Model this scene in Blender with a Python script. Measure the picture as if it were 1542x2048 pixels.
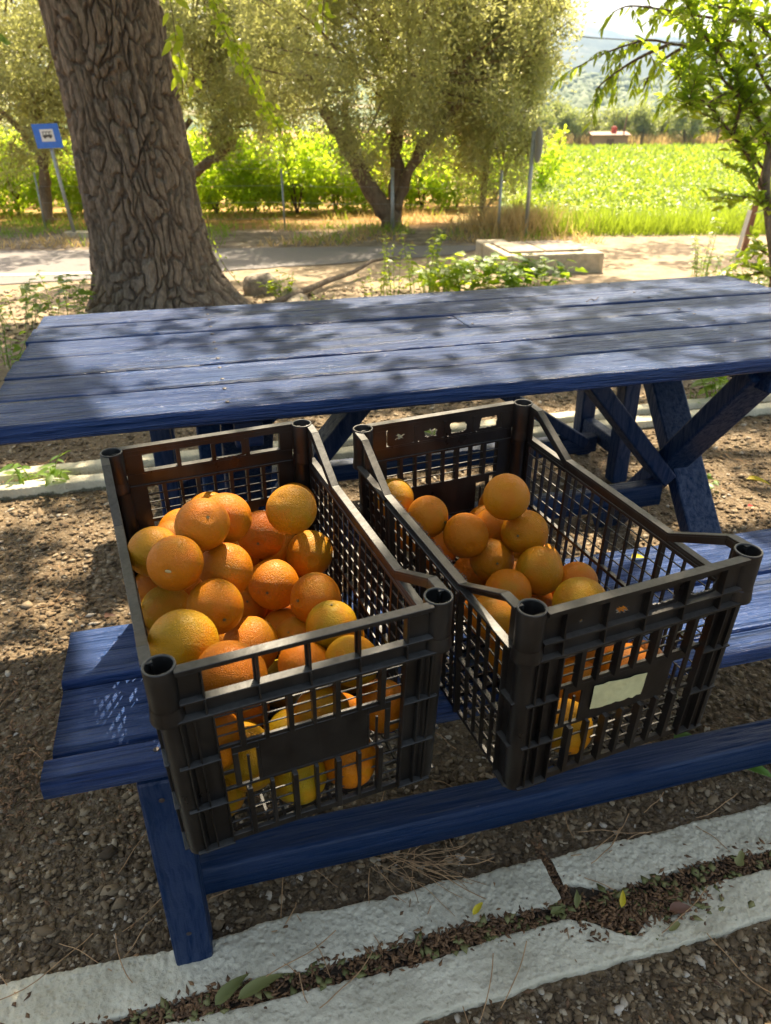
import bpy, bmesh, math, random
import numpy as np
from mathutils import Vector, Matrix, Quaternion

for o in list(bpy.data.objects): bpy.data.objects.remove(o)
S = bpy.context.scene
COL = S.collection
R = math.radians
rng = np.random.default_rng(7)
random.seed(7)

# ------------------------------------------------------------------ camera, world, sun, exposure
FPX, PITCH, ROLL, CH = 1495.67, 0.47973, -0.0079, 1.2279      # measured on the 1542x2048 photograph
cp, sp = math.cos(PITCH), math.sin(PITCH)
FW = np.array([0, cp, -sp]); UP0 = np.array([0, sp, cp]); RT0 = np.array([1., 0, 0])
RT = math.cos(ROLL)*RT0 + math.sin(ROLL)*UP0
UP = -math.sin(ROLL)*RT0 + math.cos(ROLL)*UP0
CAM = np.array([0, 0, CH])
cd = bpy.data.cameras.new('camera'); co = bpy.data.objects.new('camera', cd); COL.objects.link(co)
co.matrix_world = Matrix(((RT[0], UP[0], -FW[0], 0), (RT[1], UP[1], -FW[1], 0), (RT[2], UP[2], -FW[2], CH), (0, 0, 0, 1)))
cd.sensor_fit = 'VERTICAL'; cd.sensor_height = 36; cd.sensor_width = 27; cd.lens = 36*FPX/2048
cd.clip_start = .05; cd.clip_end = 12000
cd.dof.use_dof = True; cd.dof.focus_distance = 1.2; cd.dof.aperture_fstop = 7.5
S.camera = co

SUN_EL, SUN_AZ = R(53), R(8)          # azimuth clockwise from +Y
SD = np.array([math.sin(SUN_AZ)*math.cos(SUN_EL), math.cos(SUN_AZ)*math.cos(SUN_EL), math.sin(SUN_EL)])
w = bpy.data.worlds.new('World'); S.world = w; w.use_nodes = True
nt = w.node_tree; nt.nodes.clear()
sky = nt.nodes.new('ShaderNodeTexSky'); sky.sky_type = 'NISHITA'; sky.sun_disc = False
sky.sun_elevation = SUN_EL; sky.sun_rotation = SUN_AZ; sky.dust_density = 5.0; sky.air_density = 1.0; sky.ozone_density = .6
bg = nt.nodes.new('ShaderNodeBackground'); bg.inputs['Strength'].default_value = .115
wo = nt.nodes.new('ShaderNodeOutputWorld')
wm = nt.nodes.new('ShaderNodeMix'); wm.data_type = 'RGBA'; wm.blend_type = 'MULTIPLY'; wm.inputs[0].default_value = 1; wm.inputs[7].default_value = (1, .935, .82, 1)
nt.links.new(sky.outputs[0], wm.inputs[6]); nt.links.new(wm.outputs[2], bg.inputs[0]); nt.links.new(bg.outputs[0], wo.inputs[0])
sl = bpy.data.lights.new('sun', 'SUN'); sl.energy = 5.0; sl.angle = R(.53); sl.color = (1, .86, .64)
so = bpy.data.objects.new('sun', sl); COL.objects.link(so)
so.rotation_mode = 'QUATERNION'; so.rotation_quaternion = Vector(SD).to_track_quat('Z', 'Y'); so.location = (0, 0, 8)
S.view_settings.view_transform = 'Standard'; S.view_settings.look = 'None'
S.view_settings.gamma = 1; S.view_settings.exposure = 1.85; S.view_settings.use_curve_mapping = False

# ------------------------------------------------------------------ helpers
def tag(o, label=None, cat=None, group=None, kind=None):
    if label: o['label'] = label
    if cat: o['category'] = cat
    if group: o['group'] = group
    if kind: o['kind'] = kind
    return o
def link(o, parent=None):
    COL.objects.link(o)
    if parent is not None: o.parent = parent
    return o
def empty(name, loc=(0, 0, 0), rz=0, **k):
    o = bpy.data.objects.new(name, None); COL.objects.link(o); o.location = loc; o.rotation_euler = (0, 0, rz)
    o.empty_display_size = .1
    return tag(o, **k)
def mesh_np(name, V, F, mat, parent=None, smooth=False, attr=None, **k):
    """F: (n,3) or (n,4) int array, or a list of lists"""
    me = bpy.data.meshes.new(name)
    V = np.asarray(V, dtype=np.float32)
    if isinstance(F, np.ndarray):
        n, c = F.shape
        me.vertices.add(len(V)); me.vertices.foreach_set('co', V.ravel())
        me.loops.add(n*c); me.loops.foreach_set('vertex_index', F.astype(np.int32).ravel())
        me.polygons.add(n); me.polygons.foreach_set('loop_start', np.arange(0, n*c, c, dtype=np.int32))
        me.update(calc_edges=True)
    else:
        me.from_pydata([tuple(map(float, v)) for v in V], [], F)
    if smooth: me.polygons.foreach_set('use_smooth', np.ones(len(me.polygons), bool))
    if attr is not None:
        a = me.attributes.new('rnd', 'FLOAT', 'FACE'); a.data.foreach_set('value', np.asarray(attr, np.float32))
    if mat: me.materials.append(mat)
    o = bpy.data.objects.new(name, me); link(o, parent)
    return tag(o, **k)
class MB:
    def __init__(s): s.V = []; s.F = []; s.jr = random.Random(5)
    def add(s, V, F):
        b = len(s.V); s.V += [tuple(map(float, v)) for v in V]; s.F += [[b+i for i in f] for f in F]; return s
    def box(s, x0, x1, y0, y1, z0, z1, j=.00012):
        u = lambda: s.jr.uniform(-j, j)
        x0 += u(); x1 += u(); y0 += u(); y1 += u(); z0 += u(); z1 += u()
        return s.add([(x0,y0,z0),(x1,y0,z0),(x1,y1,z0),(x0,y1,z0),(x0,y0,z1),(x1,y0,z1),(x1,y1,z1),(x0,y1,z1)],
              [[0,3,2,1],[4,5,6,7],[0,1,5,4],[1,2,6,5],[2,3,7,6],[3,0,4,7]])
    def bar(s, a, b, w, h, up=(0, 0, 1)):
        a = np.array(a, float); b = np.array(b, float); d = b-a; d /= np.linalg.norm(d)
        sx = np.cross(d, up); sx /= np.linalg.norm(sx); uz = np.cross(sx, d)
        P = []
        for c in (a, b):
            for i, j in ((-1,-1),(1,-1),(1,1),(-1,1)): P.append(c+sx*i*w/2+uz*j*h/2)
        return s.add(P, [[3,2,1,0],[4,5,6,7],[0,1,5,4],[1,2,6,5],[2,3,7,6],[3,0,4,7]])
    def tube(s, pts, rad, n=8, cap=True):
        pts = [np.array(p, float) for p in pts]; ref = np.array([.3, .2, 1.])
        rings = []
        for i, p in enumerate(pts):
            d = pts[min(i+1, len(pts)-1)]-pts[max(i-1, 0)]; d /= np.linalg.norm(d)+1e-9
            a = np.cross(d, ref); a /= np.linalg.norm(a)+1e-9; b = np.cross(d, a)
            r = rad[i] if hasattr(rad, '__len__') else rad
            rings.append([p+(a*math.cos(t)+b*math.sin(t))*r for t in np.linspace(0, 2*math.pi, n, endpoint=False)])
        V = [q for rg in rings for q in rg]; F = []
        for i in range(len(pts)-1):
            for k in range(n):
                F.append([i*n+k, i*n+(k+1) % n, (i+1)*n+(k+1) % n, (i+1)*n+k])
        if cap: F.append(list(range(n))[::-1]); F.append([(len(pts)-1)*n+k for k in range(n)])
        return s.add(V, F)
    def lathe(s, prof, n=24, c=(0, 0, 0), close=False):
        V = [(c[0]+r*math.cos(t), c[1]+r*math.sin(t), c[2]+z) for r, z in prof for t in np.linspace(0, 2*math.pi, n, endpoint=False)]
        F = []
        for i in range(len(prof)-1):
            for k in range(n): F.append([i*n+k, i*n+(k+1) % n, (i+1)*n+(k+1) % n, (i+1)*n+k])
        return s.add(V, F)
    def build(s, name, mat, parent=None, smooth=False, bevel=0, **k):
        o = mesh_np(name, s.V, s.F, mat, parent, smooth, **k)
        if bevel:
            m = o.modifiers.new('b', 'BEVEL'); m.width = bevel; m.segments = 2; m.limit_method = 'ANGLE'
        return o
def hsh(ix, iy, s):
    h = (ix.astype(np.int64)*374761393+iy.astype(np.int64)*668265263+s*1442695041) & 0xffffffff
    h = ((h ^ (h >> 13))*1274126177) & 0xffffffff
    return ((h ^ (h >> 16)) & 0xffff)/65535.
def vn(x, y, s=0):
    x = np.asarray(x, float); y = np.asarray(y, float)
    ix = np.floor(x); iy = np.floor(y); fx = x-ix; fy = y-iy; fx = fx*fx*(3-2*fx); fy = fy*fy*(3-2*fy)
    a = hsh(ix, iy, s); b = hsh(ix+1, iy, s); c = hsh(ix, iy+1, s); d = hsh(ix+1, iy+1, s)
    return (a*(1-fx)+b*fx)*(1-fy)+(c*(1-fx)+d*fx)*fy
def fbm(x, y, s=0, o=4):
    t = 0; a = .5
    for i in range(o): t = t+a*vn(x*2**i, y*2**i, s+i*17); a *= .5
    return t
def voro(x, y, s=0, jit=.9):
    ix = np.floor(x); iy = np.floor(y); f1 = np.full(x.shape, 9.); f2 = f1.copy(); idv = np.zeros(x.shape)
    for dx in (-1, 0, 1):
        for dy in (-1, 0, 1):
            cx = ix+dx+.5+jit*(hsh(ix+dx, iy+dy, s)-.5); cy = iy+dy+.5+jit*(hsh(ix+dx, iy+dy, s+7)-.5)
            d = np.hypot(x-cx, y-cy); idd = hsh(ix+dx, iy+dy, s+13)
            m = d < f1
            f2 = np.where(m, f1, np.minimum(f2, d)); idv = np.where(m, idd, idv); f1 = np.where(m, d, f1)
    return f1, f2, idv
def GZ(x, y):
    """height of the terrain"""
    y = np.asarray(y, float); x = np.asarray(x, float)
    return np.where(y > 10, -.0175*(np.minimum(y, 100)-10), 0.) + 0*x
def at(X, Y, z=0.):                    # a place in the photograph -> the point of the horizontal plane z it shows
    d = FW+RT*(X-771)/FPX-UP*(Y-1024)/FPX; t = (z-CH)/d[2]; return CAM+t*d
def aty(X, Y, y):                      # ... -> the point at world distance y
    d = FW+RT*(X-771)/FPX-UP*(Y-1024)/FPX; return CAM+(y/d[1])*d

# ------------------------------------------------------------------ materials
class N:
    def __init__(s, name):
        s.m = bpy.data.materials.new(name); s.m.use_nodes = True; s.t = s.m.node_tree; s.t.nodes.clear()
        s.out = s.t.nodes.new('ShaderNodeOutputMaterial')
    def n(s, typ, **k):
        o = s.t.nodes.new('ShaderNode'+typ)
        for a, b in k.items():
            if a.startswith('i_'):
                key = a[2:]; key = int(key) if key.isdigit() else key.replace('_', ' ')
                s.set(o.inputs[key], b)
            else: setattr(o, a, b)
        return o
    def set(s, inp, v):
        if isinstance(v, bpy.types.NodeSocket): s.t.links.new(v, inp)
        elif isinstance(v, bpy.types.Node): s.t.links.new(v.outputs[0], inp)
        else:
            if isinstance(v, (tuple, list)) and len(v) == 3 and inp.type == 'RGBA': v = (*v, 1)
            inp.default_value = v
    def coord(s, kind='Object', scale=(1, 1, 1), off=None):
        tc = s.n('TexCoord'); mp = s.n('Mapping'); s.set(mp.inputs[0], tc.outputs[kind]); mp.inputs['Scale'].default_value = scale
        if off is not None: s.set(mp.inputs['Location'], off)
        return mp.outputs[0]
    def noise(s, vec, scale, detail=4, rough=.55, dist=0, w=0): 
        o = s.n('TexNoise', i_Scale=scale, i_Detail=detail, i_Roughness=rough, i_Distortion=dist)
        if vec is not None: s.set(o.inputs['Vector'], vec)
        return o.outputs['Fac']
    def ramp(s, fac, stops, interp='LINEAR'):
        o = s.n('ValToRGB'); s.set(o.inputs[0], fac); e = o.color_ramp; e.interpolation = interp
        while len(e.elements) < len(stops): e.elements.new(.5)
        for i, (p, c) in enumerate(stops):
            e.elements[i].position = p; e.elements[i].color = (*c, 1) if not isinstance(c, (int, float)) else (c, c, c, 1)
        return o.outputs[0]
    def mix(s, f, a, b, typ='MIX'):
        o = s.n('Mix', data_type='RGBA', blend_type=typ); s.set(o.inputs[0], f); s.set(o.inputs[6], a); s.set(o.inputs[7], b); return o.outputs[2]
    def math(s, op, a, b=0.):
        o = s.n('Math', operation=op); s.set(o.inputs[0], a); s.set(o.inputs[1], b); return o.outputs[0]
    def bump(s, h, dist, strength=1, normal=None):
        o = s.n('Bump'); s.set(o.inputs['Height'], h); o.inputs['Distance'].default_value = dist; o.inputs['Strength'].default_value = strength
        if normal is not None: s.set(o.inputs['Normal'], normal)
        return o.outputs[0]
    def pbr(s, col, rough=.6, normal=None, spec=.5, **k):
        o = s.n('BsdfPrincipled'); s.set(o.inputs['Base Color'], col); s.set(o.inputs['Roughness'], rough); o.inputs['Specular IOR Level'].default_value = spec
        if normal is not None: s.set(o.inputs['Normal'], normal)
        for a, b in k.items(): s.set(o.inputs[a.replace('_', ' ')], b)
        return o
    def done(s, sh):
        s.set(s.out.inputs['Surface'], sh.outputs[0] if isinstance(sh, bpy.types.Node) else sh); return s.m

def simple(name, col, rough=.6, noise_scale=30, var=.25, bump=0, metal=0, spec=.5):
    a = N(name); c = a.coord(); nf = a.noise(c, noise_scale, 5)
    lo = tuple(x*(1-var) for x in col); hi = tuple(min(1, x*(1+var)) for x in col)
    cc = a.ramp(nf, [(.3, lo), (.7, hi)])
    nm = a.bump(nf, bump) if bump else None
    return a.done(a.pbr(cc, rough, nm, spec, Metallic=float(metal)))
def leafmat(name, c1, c2, trans, tf=.45, rough=.45, spec=.5):
    a = N(name); at_ = a.n('Attribute', attribute_name='rnd'); oi = a.n('ObjectInfo')
    f = a.math('FRACT', a.math('ADD', at_.outputs['Fac'], oi.outputs['Random']))
    col = a.mix(f, c1, c2); tr = a.mix(f, tuple(x*.75 for x in trans), tuple(min(1, x*1.25) for x in trans))
    p = a.pbr(col, rough, None, spec); t = a.n('BsdfTranslucent'); a.set(t.inputs[0], tr)
    mx = a.n('MixShader'); mx.inputs[0].default_value = tf; a.set(mx.inputs[1], p.outputs[0]); a.set(mx.inputs[2], t.outputs[0])
    return a.done(mx)
def blue_paint(name, base, gloss, worn=.5, al='x'):
    a = N(name); oi = a.n('ObjectInfo'); off = a.n('CombineXYZ'); a.set(off.inputs[0], a.math('MULTIPLY', oi.outputs['Random'], 37.)); a.set(off.inputs[1], a.math('MULTIPLY', oi.outputs['Random'], 11.))
    v = a.coord('Object', (3.2, 115, 115) if al == 'x' else (90, 90, 3.2), off.outputs[0])
    warp = a.n('VectorMath', operation='ADD'); a.set(warp.inputs[0], v)
    nz = a.n('TexNoise', i_Scale=1.6, i_Detail=2.0); a.set(nz.inputs['Vector'], a.coord('Object', (1.3, 4, 4), off.outputs[0]))
    sc = a.n('VectorMath', operation='SCALE'); a.set(sc.inputs[0], nz.outputs['Color']); sc.inputs['Scale'].default_value = 5.
    a.set(warp.inputs[1], sc.outputs[0])
    g = a.noise(warp.outputs[0], 1.0, 6, .65)
    g2 = a.noise(a.coord('Object', (9, 260, 260) if al == 'x' else (260, 260, 9), off.outputs[0]), 1.0, 3, .6)
    big = a.noise(a.coord('Object', (3, 9, 9), off.outputs[0]), 1.0, 4)
    grain = a.math('ADD', a.math('MULTIPLY', g, .75), a.math('MULTIPLY', g2, .35))
    lo = tuple(x*.42 for x in base); hi = tuple(x*1.45+.010 for x in base)
    c = a.ramp(grain, [(.36, lo), (.62, hi)]) if worn > .6 else a.ramp(grain, [(.3, tuple(x*.8 for x in base)), (.7, tuple(x*1.2 for x in base))])
    c = a.mix(a.math('MULTIPLY', a.ramp(big, [(.45, 0.), (.75, 1.)]), .35*worn), c, (base[0]*1.5+.018, base[1]*1.5+.032, base[2]*1.25+.05))
    st_ = a.noise(a.coord('Object', (1.6, 34, 34) if al == 'x' else (34, 34, 2), off.outputs[0]), 1.0, 5, .7); c = a.mix(a.math('MULTIPLY', a.ramp(st_, [(.52, 0.), (.66, 1.)]), .75*worn), c, (base[0]*.8+.004, base[1]*.35+.003, base[2]*.22))
    # scuffs of bare wood
    sc2 = a.noise(a.coord('Object', (14, 90, 90) if al == 'x' else (90, 90, 14), off.outputs[0]), 1.0, 5, .7)
    c = a.mix(a.ramp(sc2, [(.715, 0.), (.75, 1.)]), c, (.26, .25, .25))
    ro = a.ramp(grain, [(.35, gloss+.28), (.65, gloss)])
    nm = a.bump(grain, .013, worn); nm = a.bump(a.noise(a.coord('Object', (240, 420, 420)), 1., 2), .0006, .7, nm)
    pb = a.pbr(c, ro, nm, .5); a.set(pb.inputs['Specular IOR Level'], a.math('MULTIPLY', a.ramp(grain, [(.40, .12), (.62, 1.)]), .52)); return a.done(pb)

M = {}
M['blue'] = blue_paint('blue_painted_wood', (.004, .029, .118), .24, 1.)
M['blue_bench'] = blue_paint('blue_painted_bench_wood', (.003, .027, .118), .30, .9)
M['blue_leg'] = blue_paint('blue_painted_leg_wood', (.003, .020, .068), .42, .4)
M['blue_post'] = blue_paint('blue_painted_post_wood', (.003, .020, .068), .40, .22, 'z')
M['screw'] = simple('rusty_screw', (.05, .035, .03), .5, 200, .3)
def plastic(name, base, dust):
    a = N(name); c = a.coord(); big = a.noise(c, 14, 5); fine = a.noise(c, 160, 3); st = a.noise(a.coord('Object', (60, 60, 8)), 1., 4, .6)
    col = a.mix(a.math('MULTIPLY', a.ramp(big, [(.38, 0.), (.7, 1.)]), .32), base, dust)
    col = a.mix(a.math('MULTIPLY', a.ramp(st, [(.5, 0.), (.75, 1.)]), .3), col, tuple(x*1.2 for x in dust))
    geo = a.n('NewGeometry'); sep = a.n('SeparateXYZ'); a.set(sep.inputs[0], geo.outputs['Normal'])
    col = a.mix(a.math('MULTIPLY', a.ramp(sep.outputs[2], [(.5, 0.), (.95, 1.)]), a.math('MULTIPLY', a.ramp(fine, [(.3, .5), (.6, 1.)]), .55)), col, tuple(min(1, x*2.1+.03) for x in dust))
    ro = a.ramp(big, [(.3, .26), (.7, .48)])
    p = a.pbr(col, ro, a.bump(a.noise(c, 90, 4), .0008, .5), .5)
    t = a.n('BsdfTranslucent'); a.set(t.inputs[0], (.16, .07, .03)); mx = a.n('MixShader'); mx.inputs[0].default_value = .10
    a.set(mx.inputs[1], p.outputs[0]); a.set(mx.inputs[2], t.outputs[0]); return a.done(mx)
M['plastic'] = plastic('dusty_black_plastic', (.007, .0065, .006), (.046, .043, .037))
M['plastic_b'] = plastic('dusty_dark_brown_plastic', (.007, .006, .0055), (.048, .040, .031))
def orange_mat():
    a = N('orange_peel'); oi = a.n('ObjectInfo'); c = a.coord('Object', (1, 1, 1))
    off = a.n('VectorMath', operation='SCALE'); a.set(off.inputs[0], a.n('CombineXYZ', i_0=1., i_1=1., i_2=1.).outputs[0]); a.set(off.inputs['Scale'], a.math('MULTIPLY', oi.outputs['Random'], 9.))
    cc = a.n('VectorMath', operation='ADD'); a.set(cc.inputs[0], c); a.set(cc.inputs[1], off.outputs[0]); v = cc.outputs[0]
    big = a.noise(v, .9, 3); sp_ = a.noise(v, 7, 4, .65); bl = a.noise(v, 3.2, 5, .75)
    green = a.mix(a.math('MULTIPLY', a.ramp(big, [(.5, 0.), (.75, 1.)]), .5), oi.outputs['Color'], (.22, .17, .004))
    hot = a.mix(a.math('MULTIPLY', a.ramp(a.noise(v, 1.3, 2), [(.45, 0.), (.7, 1.)]), .35), green, (.50, .095, .0005))
    c2 = a.mix(a.ramp(bl, [(.67, 0.), (.71, .7)]), hot, (.11, .045, .012))
    vo = a.n('TexVoronoi', i_Scale=26.); a.set(vo.inputs['Vector'], v)
    pit = a.ramp(vo.outputs['Distance'], [(0., 0.), (.55, 1.)])
    h = a.math('ADD', a.math('MULTIPLY', pit, .6), a.math('MULTIPLY', sp_, .9))
    nm = a.bump(h, .0016, .8)
    return a.done(a.pbr(c2, a.ramp(sp_, [(.3, .36), (.7, .5)]), nm, .24, Subsurface_Weight=.03, Subsurface_Radius=(.012, .005, .001), Subsurface_Scale=.6))
M['orange'] = orange_mat()
M['calyx'] = simple('dry_calyx', (.10, .085, .03), .8, 300, .5)
M['scar'] = simple('peel_scar', (.42, .30, .12), .7, 60, .2)
M['sticker'] = simple('old_paper_label', (.52, .50, .26), .8, 60, .12, .0006)
def ground_mat():
    a = N('ground_gravel'); c = a.coord(); sep = a.n('SeparateXYZ'); a.set(sep.inputs[0], c); X, Y = sep.outputs[0], sep.outputs[1]
    v1 = a.n('TexVoronoi', i_Scale=75.); a.set(v1.inputs['Vector'], c); v2 = a.n('TexVoronoi', i_Scale=170.); a.set(v2.inputs['Vector'], c)
    big = a.noise(c, 1.8, 5); med = a.noise(c, 14, 5, .65); fine = a.noise(c, 240, 3)
    rc = a.n('SeparateXYZ'); a.set(rc.inputs[0], v1.outputs['Color'])
    rc2 = a.n('SeparateXYZ'); a.set(rc2.inputs[0], v2.outputs['Color'])
    stone = a.ramp(rc.outputs[0], [(0., (.075, .049, .026)), (.45, (.175, .12, .066)), (.8, (.28, .21, .125)), (1., (.42, .35, .26))])
    stone = a.mix(.4, stone, a.ramp(rc2.outputs[0], [(0., (.06, .045, .03)), (1., (.28, .22, .16))]))
    dirt = a.ramp(med, [(.3, (.10, .068, .036)), (.7, (.21, .147, .083))])
    col = a.mix(a.ramp(v1.outputs['Distance'], [(.30, 0.), (.62, 1.)]), stone, dirt)
    sand = a.ramp(a.noise(c, 6, 6, .7), [(.3, (.24, .17, .105)), (.5, (.36, .27, .175)), (.7, (.45, .36, .25))])
    verge = a.ramp(a.noise(c, 5, 6, .7), [(.32, (.10, .075, .05)), (.55, (.26, .20, .145)), (.7, (.40, .34, .27))])
    dry = a.ramp(a.noise(c, 1.3, 6, .65), [(.3, (.15, .15, .035)), (.5, (.36, .19, .06)), (.72, (.50, .30, .11))])
    wob = a.math('MULTIPLY', a.math('SUBTRACT', a.noise(c, .9, 5, .6), .5), 1.8)
    yy = a.math('ADD', Y, wob)
    mr = lambda f, lo, hi: a.n('MapRange', i_0=f, i_1=lo, i_2=hi).outputs[0]
    col = a.mix(mr(yy, 3.6, 5.2), col, sand)
    ysh = a.math('ADD', yy, a.n('MapRange', i_0=X, i_1=.8, i_2=1.7, i_3=0., i_4=-1.3).outputs[0])
    col = a.mix(mr(ysh, 8.5, 8.8), col, verge)
    col = a.mix(mr(ysh, 10.2, 11.2), col, dry)
    h = a.math('ADD', a.math('MULTIPLY', a.math('SUBTRACT', 1., v1.outputs['Distance']), .8), a.math('MULTIPLY', a.math('SUBTRACT', 1., v2.outputs['Distance']), .4))
    h = a.math('ADD', h, a.math('MULTIPLY', fine, .4)); nm = a.bump(h, .010, .85); nm = a.bump(med, .03, .5, nm)
    return a.done(a.pbr(col, .85, nm, .2))
M['ground'] = ground_mat()
def pebble_mat():
    a = N('pebbles'); at_ = a.n('Attribute', attribute_name='rnd'); c = a.coord()
    col = a.ramp(at_.outputs['Fac'], [(0., (.06, .038, .018)), (.45, (.155, .102, .052)), (.8, (.25, .178, .10)), (.95, (.36, .28, .18)), (1., (.5, .43, .34))])
    return a.done(a.pbr(col, .8, a.bump(a.noise(c, 300, 3), .001, .6), .35))
M['pebble'] = pebble_mat()
M['sand'] = simple('pale_sand', (.42, .32, .21), .9, 7, .28, .02)
def whitewash():
    a = N('whitewashed_concrete'); c = a.coord(); n1 = a.noise(c, 30, 6, .65); n2 = a.noise(c, 140, 4, .6); n3 = a.noise(c, 8, 5, .6)
    at_ = a.n('Attribute', attribute_name='edge')
    col = a.ramp(n3, [(.3, (.46, .41, .29)), (.65, (.72, .65, .48))])
    col = a.mix(a.math('MULTIPLY', a.ramp(n2, [(.58, 0.), (.72, 1.)]), .5), col, (.34, .33, .29))
    e = a.math('ADD', at_.outputs['Fac'], a.math('MULTIPLY', a.math('SUBTRACT', n1, .5), 1.1))
    col = a.mix(a.ramp(e, [(.5, 0.), (.62, 1.)]), col, a.ramp(n2, [(.3, (.09, .08, .045)), (.7, (.24, .22, .15))]))
    vo = a.n('TexVoronoi', i_Scale=95.); a.set(vo.inputs['Vector'], c)
    hh = a.math('ADD', n1, a.math('MULTIPLY', a.ramp(vo.outputs['Distance'], [(.0, 0.), (.5, 1.)]), .5))
    nm = a.bump(hh, .005, .8); nm = a.bump(n2, .003, .7, nm)
    return a.done(a.pbr(col, .8, nm, .3))
M['white'] = whitewash()
def bark(name, c1, c2, c3, s=1.):
    a = N(name); c = a.coord('Object', (1, 1, .35)); n1 = a.noise(c, 60*s, 6, .7); n2 = a.noise(c, 14*s, 5, .6); n3 = a.noise(c, 260*s, 3)
    col = a.ramp(n1, [(.32, c1), (.5, c2), (.72, c3)]); col = a.mix(a.math('MULTIPLY', a.ramp(n2, [(.4, 0.), (.7, 1.)]), .45), col, tuple(x*1.15 for x in c3))
    nm = a.bump(n1, .012/s, .8); nm = a.bump(n3, .003/s, .6, nm)
    return a.done(a.pbr(col, .9, nm, .2))
M['bark'] = bark('rough_brown_bark', (.065, .047, .034), (.165, .126, .094), (.33, .265, .205))
M['olivebark'] = bark('olive_bark', (.09, .06, .038), (.19, .135, .085), (.30, .22, .15), .5)
M['twig'] = simple('brown_twig', (.13, .075, .045), .8, 60, .3)
M['needle'] = simple('dry_pine_needle', (.38, .22, .10), .7, 60, .3)
M['olive'] = leafmat('olive_leaf', (.16, .19, .08), (.42, .42, .24), (.62, .62, .20), .50, .36, .8)
M['bush'] = leafmat('bright_green_leaf', (.16, .30, .02), (.30, .38, .03), (.66, .86, .04), .6, .5)
M['leafnear'] = leafmat('green_shrub_leaf', (.06, .12, .018), (.14, .21, .03), (.55, .72, .035), .5, .36)
M['vine'] = leafmat('yellow_green_vine_leaf', (.11, .20, .014), (.20, .27, .02), (.60, .72, .03), .55, .45)
M['weed'] = leafmat('weed_leaf', (.06, .14, .018), (.15, .23, .03), (.42, .60, .03), .45, .45)
M['canopy'] = leafmat('canopy_leaf', (.04, .09, .015), (.08, .14, .02), (.22, .34, .02), .3, .5)
M['crop'] = leafmat('crop_leaf', (.09, .16, .012), (.26, .31, .045), (.42, .54, .03), .42, .42)
M['dryg'] = leafmat('dry_grass', (.34, .22, .08), (.56, .42, .19), (.7, .5, .2), .4, .7)
M['fartree'] = leafmat('far_olive_leaf', (.13, .17, .07), (.28, .31, .14), (.42, .48, .12), .4, .5)
M['seed'] = leafmat('brown_seed_husk', (.085, .042, .018), (.26, .135, .055), (.2, .1, .03), .05, .7)
M['deadleaf'] = leafmat('dry_curled_leaf', (.17, .18, .05), (.28, .25, .09), (.3, .28, .05), .2, .6)
M['asphalt'] = simple('asphalt', (.17, .15, .14), .8, 40, .2, .002)
M['roadline'] = simple('road_paint', (.62, .58, .52), .7, 20, .1)
M['steel'] = simple('galvanised_steel', (.36, .37, .36), .5, 30, .15, 0, .6)
M['signblue'] = simple('sign_blue', (.03, .16, .62), .4, 20, .08)
M['signwhite'] = simple('sign_white', (.72, .70, .66), .5, 20, .05)
M['signdark'] = simple('sign_dark', (.06, .055, .05), .5, 20, .05)
M['signback'] = simple('sign_back_grey', (.42, .43, .45), .5, 20, .1)
M['concrete'] = simple('cream_concrete', (.50, .42, .30), .85, 18, .22, .01)
M['lid'] = simple('concrete_lid', (.34, .27, .20), .85, 14, .25, .008)
M['stone'] = simple('rough_stone', (.30, .25, .19), .9, 22, .35, .02)
M['hutroof'] = simple('hut_roof', (.34, .20, .14), .8); M['redpaint'] = simple('red_paint', (.45, .06, .03), .6)
M['hutwall'] = simple('hut_wall', (.42, .22, .13), .8)
M['wood'] = simple('brown_stake_wood', (.20, .10, .06), .8, 30, .3, .004)
M['cable'] = simple('black_cable', (.03, .03, .03), .6)
def mono(name, c, c2, rough=.55, tf=.2): return leafmat(name, c, c2, c2, tf, rough)
M['yleaf'] = mono('yellow_leaf', (.62, .47, .02), (.70, .55, .03)); M['redpetal'] = mono('red_petal', (.5, .03, .02), (.6, .04, .03))
M['brownleaf'] = mono('brown_leaf', (.13, .055, .03), (.17, .075, .04)); M['greenleaf'] = mono('fresh_green_leaf', (.10, .20, .02), (.13, .24, .03))
def hillmat(name, a1, a2, a3, sc):
    a = N(name); c = a.coord(); n = a.noise(c, sc, 8, .65); n2 = a.noise(c, sc*6, 5, .7)
    return a.done(a.pbr(a.ramp(a.math('ADD', a.math('MULTIPLY', n, .6), a.math('MULTIPLY', n2, .4)), [(.42, a1), (.5, a2), (.6, a3)]), .95, a.bump(n2, 6., .7), .1))
M['hill'] = hillmat('wooded_hill', (.05, .085, .03), (.11, .14, .05), (.38, .31, .19), .012)
M['mount'] = hillmat('scrub_mountain', (.035, .05, .03), (.065, .08, .045), (.15, .14, .10), .005)

# ------------------------------------------------------------------ terrain
def axis(lo, hi, n, a=2.0):
    t = np.linspace(math.asinh(lo/a), math.asinh(hi/a), n); return a*np.sinh(t)
def grid(xs, ys):
    X, Y = np.meshgrid(xs, ys); nx, ny = len(xs), len(ys)
    i = np.arange(nx*ny).reshape(ny, nx); F = np.stack([i[:-1, :-1], i[:-1, 1:], i[1:, 1:], i[1:, :-1]], -1).reshape(-1, 4)
    return X, Y, F
X, Y, F = grid(axis(-4300, 4300, 300), axis(-300, 4400, 300))
near = np.clip(1-np.hypot(X, Y)/60, 0, 1)
Z = GZ(X, Y)+near*np.clip((6-Y)/2, .12, 1)*(.02*(fbm(X*1.2+9, Y*1.2, 3)-.5))-.006
mesh_np('ground', np.stack([X, Y, Z], -1).reshape(-1, 3), F, M['ground'], smooth=True, kind='structure')

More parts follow.
